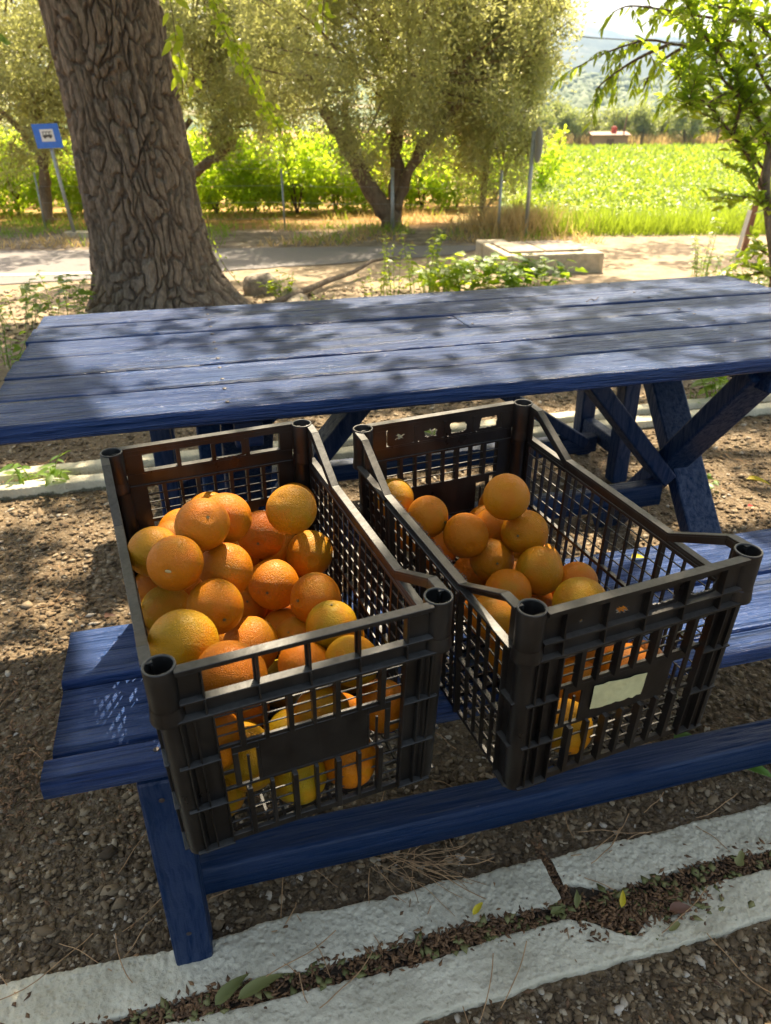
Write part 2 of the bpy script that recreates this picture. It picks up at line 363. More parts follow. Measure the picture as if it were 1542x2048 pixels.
# bench frame: u along the planks (to the right and away), w across (away)
TH = 0.2522; UD = np.array([math.cos(TH), math.sin(TH), 0]); WD = np.array([-math.sin(TH), math.cos(TH), 0]); B0 = np.array([-.4562, .7122, 0])
def UW(u, w_, z=0): return B0+UD*u+WD*w_+np.array([0, 0, z])

# road strip and its line
def strip(name, A, Bp, wa, wb, z, mat, n=120, rag=0., seed=0, **k):
    A = np.array(A, float); Bp = np.array(Bp, float); d = Bp-A; L = np.linalg.norm(d); d /= L; nn = np.array([-d[1], d[0]])
    V = []; 
    for i in range(n+1):
        t = i/n*L; c = A+d*t
        e0 = wa+rag*(float(fbm(np.array(t*.9), np.array(0.), seed))-.5)*2; 
        for j in range(5):
            q = c+nn*(e0+(wb-e0)*j/4); V.append((q[0], q[1], float(GZ(q[0], q[1]))+z))
    F = [[i*5+j, (i+1)*5+j, (i+1)*5+j+1, i*5+j+1] for i in range(n) for j in range(4)]
    return mesh_np(name, V, F, mat, **k)
xr = np.concatenate([np.linspace(-30, -6, 20), np.linspace(-5.8, 1.35, 150)]); near_ = np.interp(xr, [-30, -3.34, -.72, .69, 1.15, 1.35], [4.2, 6.72, 7.60, 8.16, 8.6, 8.80])+.10*(fbm(xr*2.2, xr*0, 4)-.5)+.05*(vn(xr*9, xr*0, 5)-.5)
far_ = np.interp(xr, [-30, 1.35], [8.0, 8.84])+.05*(fbm(xr*3, xr*0, 9)-.5)
V = [(x, a+(b-a)*k/4, float(GZ(x, a))+.002) for x, a, b in zip(xr, near_, far_) for k in range(5)]
mesh_np('road', V, [[i_*5+j_, (i_+1)*5+j_, (i_+1)*5+j_+1, i_*5+j_+1] for i_ in range(len(xr)-1) for j_ in range(4)], M['asphalt'], kind='structure')
strip('road_edge_line', (-30, 4.9), (-2.2, 7.28), -.05, .05, .006, M['roadline'], 60, kind='structure')

# pebbles embedded in the yard
def ico():
    bm = bmesh.new(); bmesh.ops.create_icosphere(bm, subdivisions=1, radius=1); V = np.array([v.co[:] for v in bm.verts]); F = np.array([[v.index for v in f.verts] for f in bm.faces]); bm.free(); return V, F
IV, IF = ico()
def scatter_blobs(name, P, size, sq, mat, jitter=.35, elong=1., seed=1, base=None, **k):
    r = np.random.default_rng(seed); n = len(P); bv, bf = base if base else (IV, IF); nv = len(bv)
    V = np.repeat(bv[None], n, 0)*(1+jitter*(r.random((n, nv, 1))-.5))
    V[..., 0] *= elong*(1+.5*(r.random((n, 1))-.5)); V[..., 2] *= sq*(1+.6*(r.random((n, 1))-.5))
    tl = (r.random((n, 1))-.5)*1.0
    V = np.stack([V[..., 0]*np.cos(tl)-V[..., 2]*np.sin(tl), V[..., 1], V[..., 0]*np.sin(tl)+V[..., 2]*np.cos(tl)], -1)
    a = r.random((n, 1))*6.283; ca, sa = np.cos(a), np.sin(a)
    V = np.stack([V[..., 0]*ca-V[..., 1]*sa, V[..., 0]*sa+V[..., 1]*ca, V[..., 2]], -1)*np.asarray(size).reshape(-1, 1, 1)+P[:, None]
    F = (bf[None]+(np.arange(n)*nv)[:, None, None]).reshape(-1, 3)
    return mesh_np(name, V.reshape(-1, 3), F, mat, attr=np.repeat(r.random(n), len(bf)), **k)
n = 62000
u_ = rng.random(n); yy = .25*(6.5/.25)**(u_**.92); xx = (rng.random(n)*2-1)*(.75*yy+.55)
keepm = ~((xx*0+((np.stack([xx, yy], -1)-B0[:2])@WD[:2]) > -.18) & (((np.stack([xx, yy], -1)-B0[:2])@WD[:2]) < .05))
xx, yy = xx[keepm], yy[keepm]
sz = (.0020+.0042*rng.random(len(xx))**2.2)*(1+.28*yy); big = rng.random(len(xx)) < .015; sz[big] *= 1.8
scatter_blobs('gravel', np.stack([xx, yy, sz*.02-.003+.02*(fbm(xx*1.2+9, yy*1.2, 3)-.5)], -1), sz, .42, M['pebble'], 1.0, 1.45, 2, kind='stuff', label='small angular gravel stones bedded in the yard', cat='gravel')

# whitewashed kerbs, irregular, with the trench between them
def kerb(name, u0, u1, w0, w1, h, seed, ragged=.012, nu=900, nw=26, zb=-.02, bites=()):
    us = np.linspace(u0, u1, nu); t = np.linspace(0, 1, nw); U, T = np.meshgrid(us, t)
    e0 = w0+ragged*(fbm(U*9, U*0, seed)-.5)*2; e1 = w1+ragged*(fbm(U*7, U*0+5, seed+3)-.5)*2
    for (bu, br, side, dep) in bites:
        g = np.exp(-((U-bu)/br)**2)*dep
        if side > 0: e1 = e1-g
        else: e0 = e0+g
    tt = np.clip((T-.10)/.8, 0, 1); Wc = e0+(e1-e0)*tt
    prof = np.clip(np.minimum(T, 1-T)/.14, 0, 1); prof = np.sqrt(1-(1-prof)**2)
    Z_ = zb+(h-zb)*prof+prof*(.006*(fbm(U*14, Wc*14, seed+9)-.5)+.0035*(vn(U*120, Wc*120, seed+11)-.5)+.003*(vn(U*260, Wc*260, seed+19)-.5))
    Wc = Wc+.003*(vn(U*90, T*20, seed+5)-.5)
    P = B0[None, None]+U[..., None]*UD+Wc[..., None]*WD; P[..., 2] = Z_
    i = np.arange(nu*nw).reshape(nw, nu); F = np.stack([i[:-1, :-1], i[:-1, 1:], i[1:, 1:], i[1:, :-1]], -1).reshape(-1, 4)
    o = mesh_np(name, P.reshape(-1, 3), F, M['white'], smooth=True, kind='structure')
    a = o.data.attributes.new('edge', 'FLOAT', 'POINT'); ed = np.clip(1-prof*1.05, 0, 1)*.9; a.data.foreach_set('value', ed.ravel().astype(np.float32)); return o
kerb('kerb', -1.6, .775, -.052, .040, .006, 11)
kerb('kerb', .792, 3.4, -.052, .036, .006, 21, bites=((.80, .05, -1, .03),))
kerb('kerb', -1.6, 3.4, -.172, -.088, .008, 31, bites=((.86, .05, 1, .055), (.02, .03, 1, .02), (.95, .03, 1, .03)))
kerb('kerb', -3.2, 7, 1.975, 2.045, .03, 41, .006, 500, 14)
kerb('kerb', -3.2, 7, 2.115, 2.185, .03, 51, .006, 500, 14)

# ------------------------------------------------------------------ timber furniture
def plank(name, parent, x0, x1, y0, y1, z0, z1, mat, seed, nx=60, bev=.004, wob=.0012):
    """a sawn board: rounded arrises, slightly wavy edges and raised grain, long axis x"""
    prof = []
    yb, zb = y1-y0, z1-z0
    cs = [(y0, z0), (y1, z0), (y1, z1), (y0, z1)]
    seq = [(y0+bev, z0), (y1-bev, z0), (y1, z0+bev), (y1, z1-bev), (y1-bev*.35, z1-bev*.35), (y1-bev, z1)]
    m = 12
    seq += [(y1-bev+(y0+bev-y1+bev)*k/m, z1) for k in range(1, m)]
    seq += [(y0+bev, z1), (y0+bev*.35, z1-bev*.35), (y0, z1-bev), (y0, z0+bev)]
    seq = np.array(seq); k = len(seq)
    xs = np.linspace(x0, x1, nx+1); X, I = np.meshgrid(xs, np.arange(k), indexing='ij')
    Yc = seq[:, 0][None].repeat(nx+1, 0).copy(); Zc = seq[:, 1][None].repeat(nx+1, 0).copy()
    side = np.abs(Yc-(y0+y1)/2) > (yb/2-bev*1.2)
    Yc += side*wob*2*(vn(X*9, Yc*0+seed, seed)-.5)*np.sign(Yc-(y0+y1)/2)
    Zc += (Zc > z1-bev*.5)*wob*(1.6*(vn(X*3, Yc*60, seed+2)-.5))+.002*(vn(X*1.5, X*0, seed+4)-.5)
    V = np.stack([X, Yc, Zc], -1).reshape(-1, 3)
    i = np.arange((nx+1)*k).reshape(nx+1, k); j = np.roll(i, -1, 1)
    F = np.stack([i[:-1], j[:-1], j[1:], i[1:]], -1).reshape(-1, 4)
    FL = [list(map(int, f)) for f in F]+[list(map(int, i[0])), list(map(int, i[-1][::-1]))]
    o = mesh_np(name, V, FL, mat, parent)
    FLm = o.data; FLm.polygons.foreach_set('use_smooth', np.array([len(p.vertices) == 4 for p in FLm.polygons])); return o
def screw(parent, x, y, z, ax=2):
    mb = MB(); mb.lathe([(0, .0012), (.0028, .0010), (.0042, .0004), (.0044, -.001)], 10)
    V = np.array(mb.V)
    if ax == 1: V = V[:, [0, 2, 1]]*np.array([1, -1, 1])
    return mesh_np('screw', V+np.array([x, y, z]), mb.F, M['screw'], parent)
def post(name, parent, a, b, w, h, up=(1, 0, 0), mat=None, bevel=.005):
    return MB().bar(a, b, w, h, up).build(name, mat or M['blue_leg'], parent, bevel=bevel)

# front bench ---------------------------------------------------------------
bench = empty('bench', tuple(B0), TH, label='blue plank bench in the foreground carrying the two crates of oranges', cat='bench')
BL = 2.05; zb = .4555
edges = [(0, .050), (.056, .199), (.206, .350)]
for i, (a, b) in enumerate(edges):
    p = plank('plank', bench, .0+(.004 if i == 1 else 0)-(.004 if i == 0 else 0), BL, a, b, zb-.035-(.003 if i == 1 else 0), zb-(.003 if i == 1 else 0), M['blue_bench'], 3+i, 60, .007)
    for u in (.155, BL-.155):
        for yv in ((a+.03, b-.03) if i else ((a+b)/2,)): screw(p, u+.01*(i-1), yv, zb+.0008-(.003 if i == 1 else 0))
for u0 in (.112, BL-.172):
    for w_ in (.0035, .285):
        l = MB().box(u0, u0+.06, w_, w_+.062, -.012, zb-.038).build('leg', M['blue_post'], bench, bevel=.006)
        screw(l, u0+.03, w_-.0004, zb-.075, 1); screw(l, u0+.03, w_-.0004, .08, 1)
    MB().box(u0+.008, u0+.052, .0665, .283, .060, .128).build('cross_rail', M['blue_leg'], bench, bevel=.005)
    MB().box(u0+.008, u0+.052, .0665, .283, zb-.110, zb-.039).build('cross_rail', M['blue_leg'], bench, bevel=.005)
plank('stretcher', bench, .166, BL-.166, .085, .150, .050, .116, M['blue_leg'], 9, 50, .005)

# table ---------------------------------------------------------------------
TO = B0+UD*(-.1263)+WD*.5502
table = empty('picnic_table', tuple(TO), TH, label='large blue picnic table with six weathered planks standing behind the crates', cat='table')
TL, TD, TZ = 2.162, .913, .7601; pw = TD/6
zoff = [0, -.001, .0005, -.001, .001, 0]
for i in range(6):
    a, b = i*pw+.0048, (i+1)*pw-.0048
    e0 = [-.01, .004, 0, .006, -.004, .002][i]
    zt = TZ+zoff[i]
    if i == 3:
        segs = [(e0, 1.085), (1.088, TL)]
    else: segs = [(e0, TL+[.0, -.004, .006, 0, .003, .012][i])]
    for s_, (x0, x1) in enumerate(segs):
        p = plank('plank', table, x0, x1, a, b, zt-.034, zt, M['blue'], 20+i*3+s_, 80, .0045, .0016)
        for u in ([.44, 1.72] if i != 3 else ([.44, 1.068] if s_ == 0 else [1.105, 1.72])):
            for yv in (a+.03, b-.03): screw(p, u, yv, zt+.0010)
UT = (.475, 1.70)           # the two trestles
for u in UT:
    MB().box(u-.028, u+.028, .04, TD-.04, TZ-.100, TZ-.038).build('top_batten', M['blue_leg'], table, bevel=.005)
    # crossed legs lying side by side, in the planes u-.045 and u+.0
    s = 1 if u < 1 else -1
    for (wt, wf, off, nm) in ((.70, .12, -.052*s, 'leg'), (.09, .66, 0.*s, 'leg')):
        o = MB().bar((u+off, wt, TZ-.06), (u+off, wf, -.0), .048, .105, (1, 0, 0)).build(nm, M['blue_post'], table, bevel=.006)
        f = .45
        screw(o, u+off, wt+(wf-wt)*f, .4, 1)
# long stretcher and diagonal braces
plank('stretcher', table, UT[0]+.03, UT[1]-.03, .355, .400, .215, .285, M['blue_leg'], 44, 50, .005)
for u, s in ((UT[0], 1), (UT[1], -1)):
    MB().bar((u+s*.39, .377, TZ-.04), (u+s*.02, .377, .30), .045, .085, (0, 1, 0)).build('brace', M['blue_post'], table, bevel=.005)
# front bench of the far side -------------------------------------------------
TB = B0+WD*1.475
fb = empty('bench', tuple(TB), TH, label='blue bench on the far side of the table, mostly hidden under the tabletop', cat='bench')
for i, (a, b) in enumerate(edges): plank('plank', fb, 0, BL, a, b, zb-.035, zb, M['blue_bench'], 60+i)
for u0 in (.10, 1.745):
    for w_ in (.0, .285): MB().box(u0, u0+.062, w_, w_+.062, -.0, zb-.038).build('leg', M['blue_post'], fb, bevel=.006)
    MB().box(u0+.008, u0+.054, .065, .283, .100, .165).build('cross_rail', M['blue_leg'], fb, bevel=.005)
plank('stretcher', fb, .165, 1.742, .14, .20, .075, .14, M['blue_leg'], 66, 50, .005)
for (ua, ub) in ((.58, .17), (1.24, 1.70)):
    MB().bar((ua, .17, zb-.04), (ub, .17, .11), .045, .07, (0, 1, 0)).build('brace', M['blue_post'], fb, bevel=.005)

# ------------------------------------------------------------------ crates
CL, CW, CZ = .5407, .315, .2975
HX, HY = CW/2+.0175, CL/2+.0175
def taper(V):
    V = np.array(V, float); k = 1-.035*np.clip((.226-V[:, 2])/.226, 0, 1); V[:, 0] *= k; V[:, 1] *= 1-.022*np.clip((.226-V[:, 2])/.226, 0, 1); return V
def ragged_ring(mb, x0, x1, z0, z1, y, th, seed, amount, sgn, n=40):
    """a plate filling the window x0..x1, z0..z1 but for a jagged melted hole"""
    r = random.Random(seed); cx, cz = (x0+x1)/2+r.uniform(-.004, .004), (z0+z1)/2+r.uniform(-.003, .003); P = []; Q = []
    for i in range(n):
        t = 2*math.pi*i/n; c, s = math.cos(t), math.sin(t); k = min((x1-x0)/2/abs(c) if abs(c) > 1e-6 else 9, (z1-z0)/2/abs(s) if abs(s) > 1e-6 else 9)
        P.append(((x0+x1)/2+c*k, (z0+z1)/2+s*k)); q = k*(1-amount*r.uniform(.75, 1.15)); q = max(q, .002)
        Q.append((cx+c*q, cz+s*q))
    V = [(x, y, z) for x, z in P]+[(x, y, z) for x, z in Q]+[(x, y+th*sgn, z) for x, z in P]+[(x, y+th*sgn, z) for x, z in Q]; F = []
    for i in range(n):
        j = (i+1) % n; F += [[i, j, n+j, n+i], [2*n+i, 3*n+i, 3*n+j, 2*n+j], [n+i, n+j, 3*n+j, 3*n+i]]
    mb.add(V, F)
def short_panel(sgn, rag, mat, parent, name):
    """sgn -1 front, +1 back; drawn at y<0 and mirrored"""
    m = MB(); Y = -HY
    bx = lambda x0, x1, ya, yb_, z0, z1: m.box(x0, x1, Y+ya, Y+yb_, z0, z1)
    bx(-.145, .145, 0, .0125, .2915, .2975)                       # rim
    bx(-.157, .157, .0095, .0125, .284, .2915)
    bx(-.157, .157, 0, .0155, .2265, .2300); bx(-.145, .145, .001, .0125, .2500, .2530)     # mid flange and sill
    bx(-.140, .140, .0095, .0125, .2300, .2500)
    bx(-.157, -.119, .0095, .0125, .2530, .284); bx(.113, .157, .0095, .0125, .2530, .284)
    xs = [-.119, -.061, -.003, .055, .113]
    for i, x in enumerate(xs):
        bx(x-.0012 if 0 < i < 4 else x-.001, x+.0012, .0015, .0125, .2530, .2915)
        bx(x-.001, x+.001, .0010, .0095, .2302, .2498)
        if 0 < i < 4: bx(x-.0035, x+.0035, .0092, .0128, .2532, .2840)
    for i in range(4):
        am = rag[i]
        if am is None: continue
        ragged_ring(m, xs[i]+.003, xs[i+1]-.003, .2532, .2838, Y+.0098, .0022, 91+i+int(sgn), am, 1)
    Yb = .0125                                                      # body skin
    for s in (-1, 1):
        bx(*sorted((s*.157, s*.113)), Yb, Yb+.003, 0, .2263)
        for xr in (.113, .1330, .1475): bx(s*xr-.001, s*xr+.001, .0035, Yb, .002, .2263)
        for z in (.004, .080, .154): bx(*sorted((s*.112, s*.158)), .0025, Yb, z, z+.0022)
    cols = np.linspace(-.113, .113, 9)
    for i, x in enumerate(cols[1:-1]):
        wv = .0022 if i % 2 else .0032
        bx(x-wv, x+wv, Yb-.007 if i % 2 else Yb-.009, Yb+.0028, .164, .2263)
        bx(x-wv, x+wv, Yb-.007 if i % 2 else Yb-.009, Yb+.0028, .010, .092)
    for z in (.180, .195, .210): bx(-.113, .113, Yb+.0002, Yb+.0024, z, z+.0019)
    for z in (.030, .048, .066): bx(-.113, .113, Yb+.0002, Yb+.0024, z, z+.0019)
    bx(-.113, .113, Yb-.003, Yb+.003, 0, .0105); bx(-.113, .113, Yb-.001, Yb+.0031, .160, .1655); bx(-.113, .113, Yb-.001, Yb+.0031, .0900, .0945)
    bx(-.067, .067, Yb-.0015, Yb+.0018, .0945, .160)
    for s in (-1, 1):
        bx(*sorted((s*.067, s*.099)), Yb-.0013, Yb+.0016, .149, .160)
        bx(*sorted((s*.092, s*.099)), Yb-.0012, Yb+.0017, .0945, .149)
        bx(*sorted((s*.067, s*.071)), Yb-.0011, Yb+.0015, .0945, .149)
        bx(*sorted((s*.0795, s*.0825)), Yb-.001, Yb+.0022, .0945, .140)
        bx(*sorted((s*.099, s*.113)), Yb-.0008, Yb+.0019, .118, .123)
    V = taper(m.V)
    if sgn > 0: V[:, 1] *= -1; V[:, 0] *= -1
    o = mesh_np(name, V, m.F, mat, parent); b = o.modifiers.new('b', 'BEVEL'); b.width = .0005; b.segments = 1; return o
def side_panel(s, mat, parent, frayed=False):
    m = MB(); X = HX*s
    def bx(xa, xb, y0, y1, z0, z1):
        a, b = sorted((X-s*xa, X-s*xb)); m.box(a, b, y0, y1, z0, z1)
    def rail(p, q, xa, xb, h):
        a, b = X-s*xa, X-s*xb
        V = [(a, p[0], p[1]-h), (b, p[0], p[1]-h), (b, p[0], p[1]), (a, p[0], p[1]), (a, q[0], q[1]-h), (b, q[0], q[1]-h), (b, q[0], q[1]), (a, q[0], q[1])]
        m.add(V, [[0, 1, 2, 3], [7, 6, 5, 4], [0, 4, 5, 1], [1, 5, 6, 2], [2, 6, 7, 3], [3, 7, 4, 0]])
    K = .130; zl = .243
    pts = [(-.262, .2973), (-.230, .2955), (-K, zl), (K, zl), (.230, .2955), (.262, .2973)]
    for p, q in zip(pts[:-1], pts[1:]):
        rail(p, q, -.0002, .0125, .0035); rail((p[0], p[1]-.0033), (q[0], q[1]-.0033), .0095, .0124, .0115)
    for e in (-1, 1):                                              # corner triangle
        rail((e*.258, .2355), (e*K, .2352), .0003, .0120, .0040); rail((e*.258, .232), (e*K, .2315), .0097, .0123, .012)
        bx(.0098, .0126, *sorted((e*.240, e*.262)), .235, .292)
    bx(.0002, .0122, -K, K, .2270, .2300)
    if frayed:
        r = random.Random(4); V = []; F = []
        for i in range(60):
            y = -.15+i*.0046; h = r.uniform(.001, .006); b0 = len(m.V)
            m.add([(X-s*.0125, y, zl), (X-s*.0125, y+.004, zl), (X-s*(.0125+h), y+.002, zl+h*.5), (X-s*.0125, y+.002, zl-.003)], [[0, 1, 2], [0, 2, 3], [1, 3, 2]])
    xi, xo = .0100, .0130
    for e in (-1, 1):
        bx(xi, xo, *sorted((e*.243, e*.272)), 0, .2268)
        bx(.002, xi, e*.2435-.001, e*.2435+.001, .002, .2268)
        for z in (.004, .080, .154): bx(.002, xi, *sorted((e*.243, e*.272)), z, z+.0022)
    ys = np.linspace(-.243, .243, 21)
    for i, y in enumerate(ys[1:-1], 1):
        major = i % 5 == 0
        wv = .0030 if major else .00135
        top = .2268
        bx(.003 if major else xi-.003, xo, y-wv, y+wv, .004, top)
    for z in (.030, .055, .080, .134, .158, .182, .205): bx(xi+.0002, xo-.0003, -.243, .243, z, z+.0019)
    bx(xi-.004, xo+.0005, -.243, .243, .104, .110); bx(xi-.002, xo+.0004, -.243, .243, 0, .0075); bx(xi-.002, xo+.0003, -.243, .243, .222, .2268)
    V = taper(m.V)
    o = mesh_np('side_panel', V, m.F, mat, parent); b = o.modifiers.new('b', 'BEVEL'); b.width = .0005; b.segments = 1; return o
def crate(q, mat, label, ragF, ragB, fray=()):
    e = empty('crate', q[:3], label=label, cat='crate', group='black plastic crates of oranges on the bench')
    e.rotation_mode = 'YXZ'; e.rotation_euler = (q[4], q[5], q[3])
    short_panel(-1, ragF, mat, e, 'front_panel'); short_panel(1, ragB, mat, e, 'back_panel')
    for s in (-1, 1): side_panel(s, mat, e, s in fray)
    m = MB()
    for x in np.linspace(-.150, .150, 15): m.box(x-.0018, x+.0018, -.268, .268, .002, .0062)
    for y in np.linspace(-.262, .262, 25): m.box(-.155, .155, y-.0018, y+.0018, .0015, .0058)
    for y in (-.18, -.09, 0, .09, .18): m.box(-.155, .155, y-.004, y+.004, .0008, .0068)
    mesh_np('base', taper(m.V), m.F, mat, e)
    for sx in (-1, 1):
        for sy in (-1, 1):
            m = MB(); c = (sx*CW/2, sy*CL/2, 0)
            m.lathe([(.0168, .246), (.0175, .2975), (.0172, .2988), (.0150, .2988), (.0145, .2970), (.0140, .252), (0.0001, .251)], 28, c)
            m.lathe([(.0185, .2262), (.0190, .229), (.0185, .232), (.0172, .246)], 28, c)
            c2 = (sx*(CW/2-.004), sy*(CL/2-.004), 0)
            m.lathe([(.0145, .0), (.0150, .006), (.0150, .2275)], 24, c2)
            mesh_np('corner_tube', taper(m.V), m.F, mat, e, smooth=True)
    return e
QL = (-.1915, .9238, .4567, .3885, .0446, -.0049); QR = (.2074, 1.0139, .4598, .3807, .040, -.0095)
crL = crate(QL, M['plastic'], 'dusty black plastic crate on the left, piled higher with oranges', (None,)*4, (None, .15, None, None))
crR = crate(QR, M['plastic_b'], 'black plastic crate on the right with a torn paper label on its front', (.97, .72, .38, .30), (.35, .40, .62, .80), (-1,))
# torn paper label on the right crate
r_ = random.Random(8); top = []; bot = []
for i in range(13):
    t = i/12; top.append((-.055+.084*t, .152-.006*t+r_.uniform(-.0015, .0015))); bot.append((-.056+.082*t, .110-.002*t+r_.uniform(-.002, .002)))
V = []; F = []
yl = -HY+.0105
for i in range(13):
    for k in range(7): 
        tx, tz = top[i][0]+(bot[i][0]-top[i][0])*k/6, top[i][1]+(bot[i][1]-top[i][1])*k/6
        V.append((tx, yl-.0004-.0012*float(vn(np.array(tx*90+k*.8), np.array(tz*20), 4)), tz))
for i in range(12):
    for k in range(6): F.append([i*7+k, i*7+k+1, (i+1)*7+k+1, (i+1)*7+k])
o = mesh_np('paper_label', taper(V)+np.array([0, -.001, 0]), F, M['sticker'], crR, label='torn blank pale yellow paper label'); sm = o.modifiers.new('s', 'SOLIDIFY'); sm.thickness = .0004

# ------------------------------------------------------------------ oranges
def orange_mesh(seed, nu=44, nv=30):
    r = random.Random(seed); V = []; th = np.linspace(0, math.pi, nv+1); ph = np.linspace(0, 2*math.pi, nu, endpoint=False)
    obl = r.uniform(.93, 1.0)
    for t in th:
        for p in ph:
            x, y, z = math.sin(t)*math.cos(p), math.sin(t)*math.sin(p), math.cos(t)
            k = 1-.060*math.exp(-(t/.17)**2)-.045*math.exp(-((math.pi-t)/.13)**2)
            k += .020*math.sin(p*2+seed)*math.sin(t)**2+.012*math.sin(p*3+seed*2)*math.sin(t)*math.cos(t)+.018*math.sin(t*2+seed)+.014*math.exp(-((t-.33)/.14)**2)
            V.append((x*k, y*k, z*k*obl))
    F = [[i*nu+j, (i+1)*nu+j, (i+1)*nu+(j+1) % nu, i*nu+(j+1) % nu] for i in range(nv) for j in range(nu)]
    me = bpy.data.meshes.new('orange'); me.from_pydata(V, [], F); me.materials.append(M['orange']); me.validate()
    bm = bmesh.new(); bm.from_mesh(me); bmesh.ops.remove_doubles(bm, verts=bm.verts, dist=1e-5); bm.to_mesh(me); bm.free()
    me.polygons.foreach_set('use_smooth', [True]*len(me.polygons)); return me
OM = [orange_mesh(i) for i in range(5)]
cm = MB(); cm.lathe([(.0, .935), (.03, .94), (.048, .925), (.05, .90)], 8)
for k in range(5):
    a = k*1.2566; cm.add([(.03*math.cos(a-.5), .03*math.sin(a-.5), .942), (.095*math.cos(a), .095*math.sin(a), .955), (.03*math.cos(a+.5), .03*math.sin(a+.5), .942)], [[0, 1, 2]])
CALYX = bpy.data.meshes.new('calyx'); CALYX.from_pydata(cm.V, [], cm.F); CALYX.materials.append(M['calyx'])
OL = [(-0.129,0.064,0.227,0.035),(-0.062,0.016,0.284,0.036),(-0.022,0.067,0.258,0.036),(0.072,0.044,0.264,0.036),(0.042,0.134,0.176,0.037),(-0.108,-0.031,0.262,0.035),(-0.039,0.002,0.214,0.037),(0.124,0.144,0.113,0.039),(0.041,0.069,0.121,0.039),(0.074,-0.048,0.164,0.036),(-0.126,0.074,0.113,0.038),(-0.069,-0.062,0.201,0.037),(-0.123,-0.159,0.23,0.04),(0,0.101,0.07,0.035),(0.043,0.038,0.05,0.036),(0.04,-0.061,0.108,0.033),(0.069,-0.138,0.184,0.033),(-0.028,-0.067,0.125,0.039),(-0.034,0.043,0.044,0.039),(-0.081,-0.232,0.225,0.04),(0.01,-0.066,0.039,0.034),(0.104,-0.076,0.104,0.033),(0.05,-0.123,0.125,0.033),(0.02,-0.17,0.157,0.033),(0.075,-0.201,0.172,0.033),(0.12,-0.074,0.04,0.036),(-0.097,0.118,0.203,0.033),(0.013,0.202,0.104,0.037),(0.085,0.204,0.1,0.036),(-0.074,0.153,0.094,0.037),(-0.129,-0.065,0.108,0.034),(0.067,-0.17,0.042,0.036),(-0.003,-0.172,0.041,0.036),(-0.129,0.084,0.041,0.035),(0.11,0.169,0.043,0.037),(-0.128,0.236,0.052,0.037),(-0.072,-0.166,0.041,0.035),(0.063,0.105,0.042,0.036),(-0.07,-0.225,0.08,0.037),(-0.128,0.02,0.064,0.036),(-0.023,0.235,0.174,0.038),(0.03,-0.207,0.101,0.036),(-0.076,0.182,0.178,0.039),(0.041,0.169,0.04,0.035),(0.13,0.104,0.04,0.034),(-0.054,-0.099,0.041,0.035),(0.112,0.04,0.041,0.035),(0.054,-0.238,0.042,0.036),(-0.054,0.234,0.106,0.038),(0.059,0.236,0.043,0.038),(0.125,0.234,0.16,0.038),(-0.126,0.155,0.044,0.039),(0.129,0.236,0.046,0.036),(-0.066,0.107,0.041,0.035),(-0.022,0.157,0.04,0.034),(-0.126,0.23,0.124,0.037),(-0.015,-0.239,0.04,0.035),(-0.087,-0.124,0.116,0.034),(-0.013,0.235,0.044,0.038),(-0.115,-0.231,0.139,0.038),(-0.116,-0.228,0.042,0.033),(0.106,-0.226,0.105,0.034)]
OR = [(0.007,0.062,0.238,0.036),(0.045,0.057,0.166,0.037),(0.028,0.123,0.14,0.037),(-0.053,0.079,0.17,0.036),(-0.1,0.125,0.19,0.034),(-0.122,0.219,0.182,0.034),(-0.105,0.167,0.138,0.035),(-0.029,0.232,0.043,0.038),(-0.007,0.066,0.118,0.035),(0.036,-0.008,0.133,0.038),(0.001,0.14,0.041,0.036),(-0.033,-0.03,0.126,0.035),(0.041,0.024,0.052,0.041),(0.116,0.035,0.042,0.037),(0.099,-0.024,0.101,0.034),(0.034,-0.12,0.145,0.038),(-0.085,-0.074,0.122,0.035),(0.083,0.173,0.042,0.036),(0.07,-0.2,0.071,0.038),(-0.034,0.032,0.043,0.037),(0.05,0.184,0.107,0.038),(0.129,-0.167,0.04,0.034),(-0.055,-0.236,0.043,0.036),(0.099,0.237,0.112,0.035),(0.125,0.234,0.044,0.038),(0.126,-0.095,0.077,0.038),(0.072,-0.13,0.042,0.036),(0.058,0.097,0.042,0.036),(-0.058,-0.09,0.054,0.037),(0.126,0.116,0.049,0.037),(0.046,0.235,0.044,0.037),(0.014,-0.169,0.04,0.034),(0.009,-0.102,0.04,0.034),(-0.055,-0.164,0.042,0.036)]
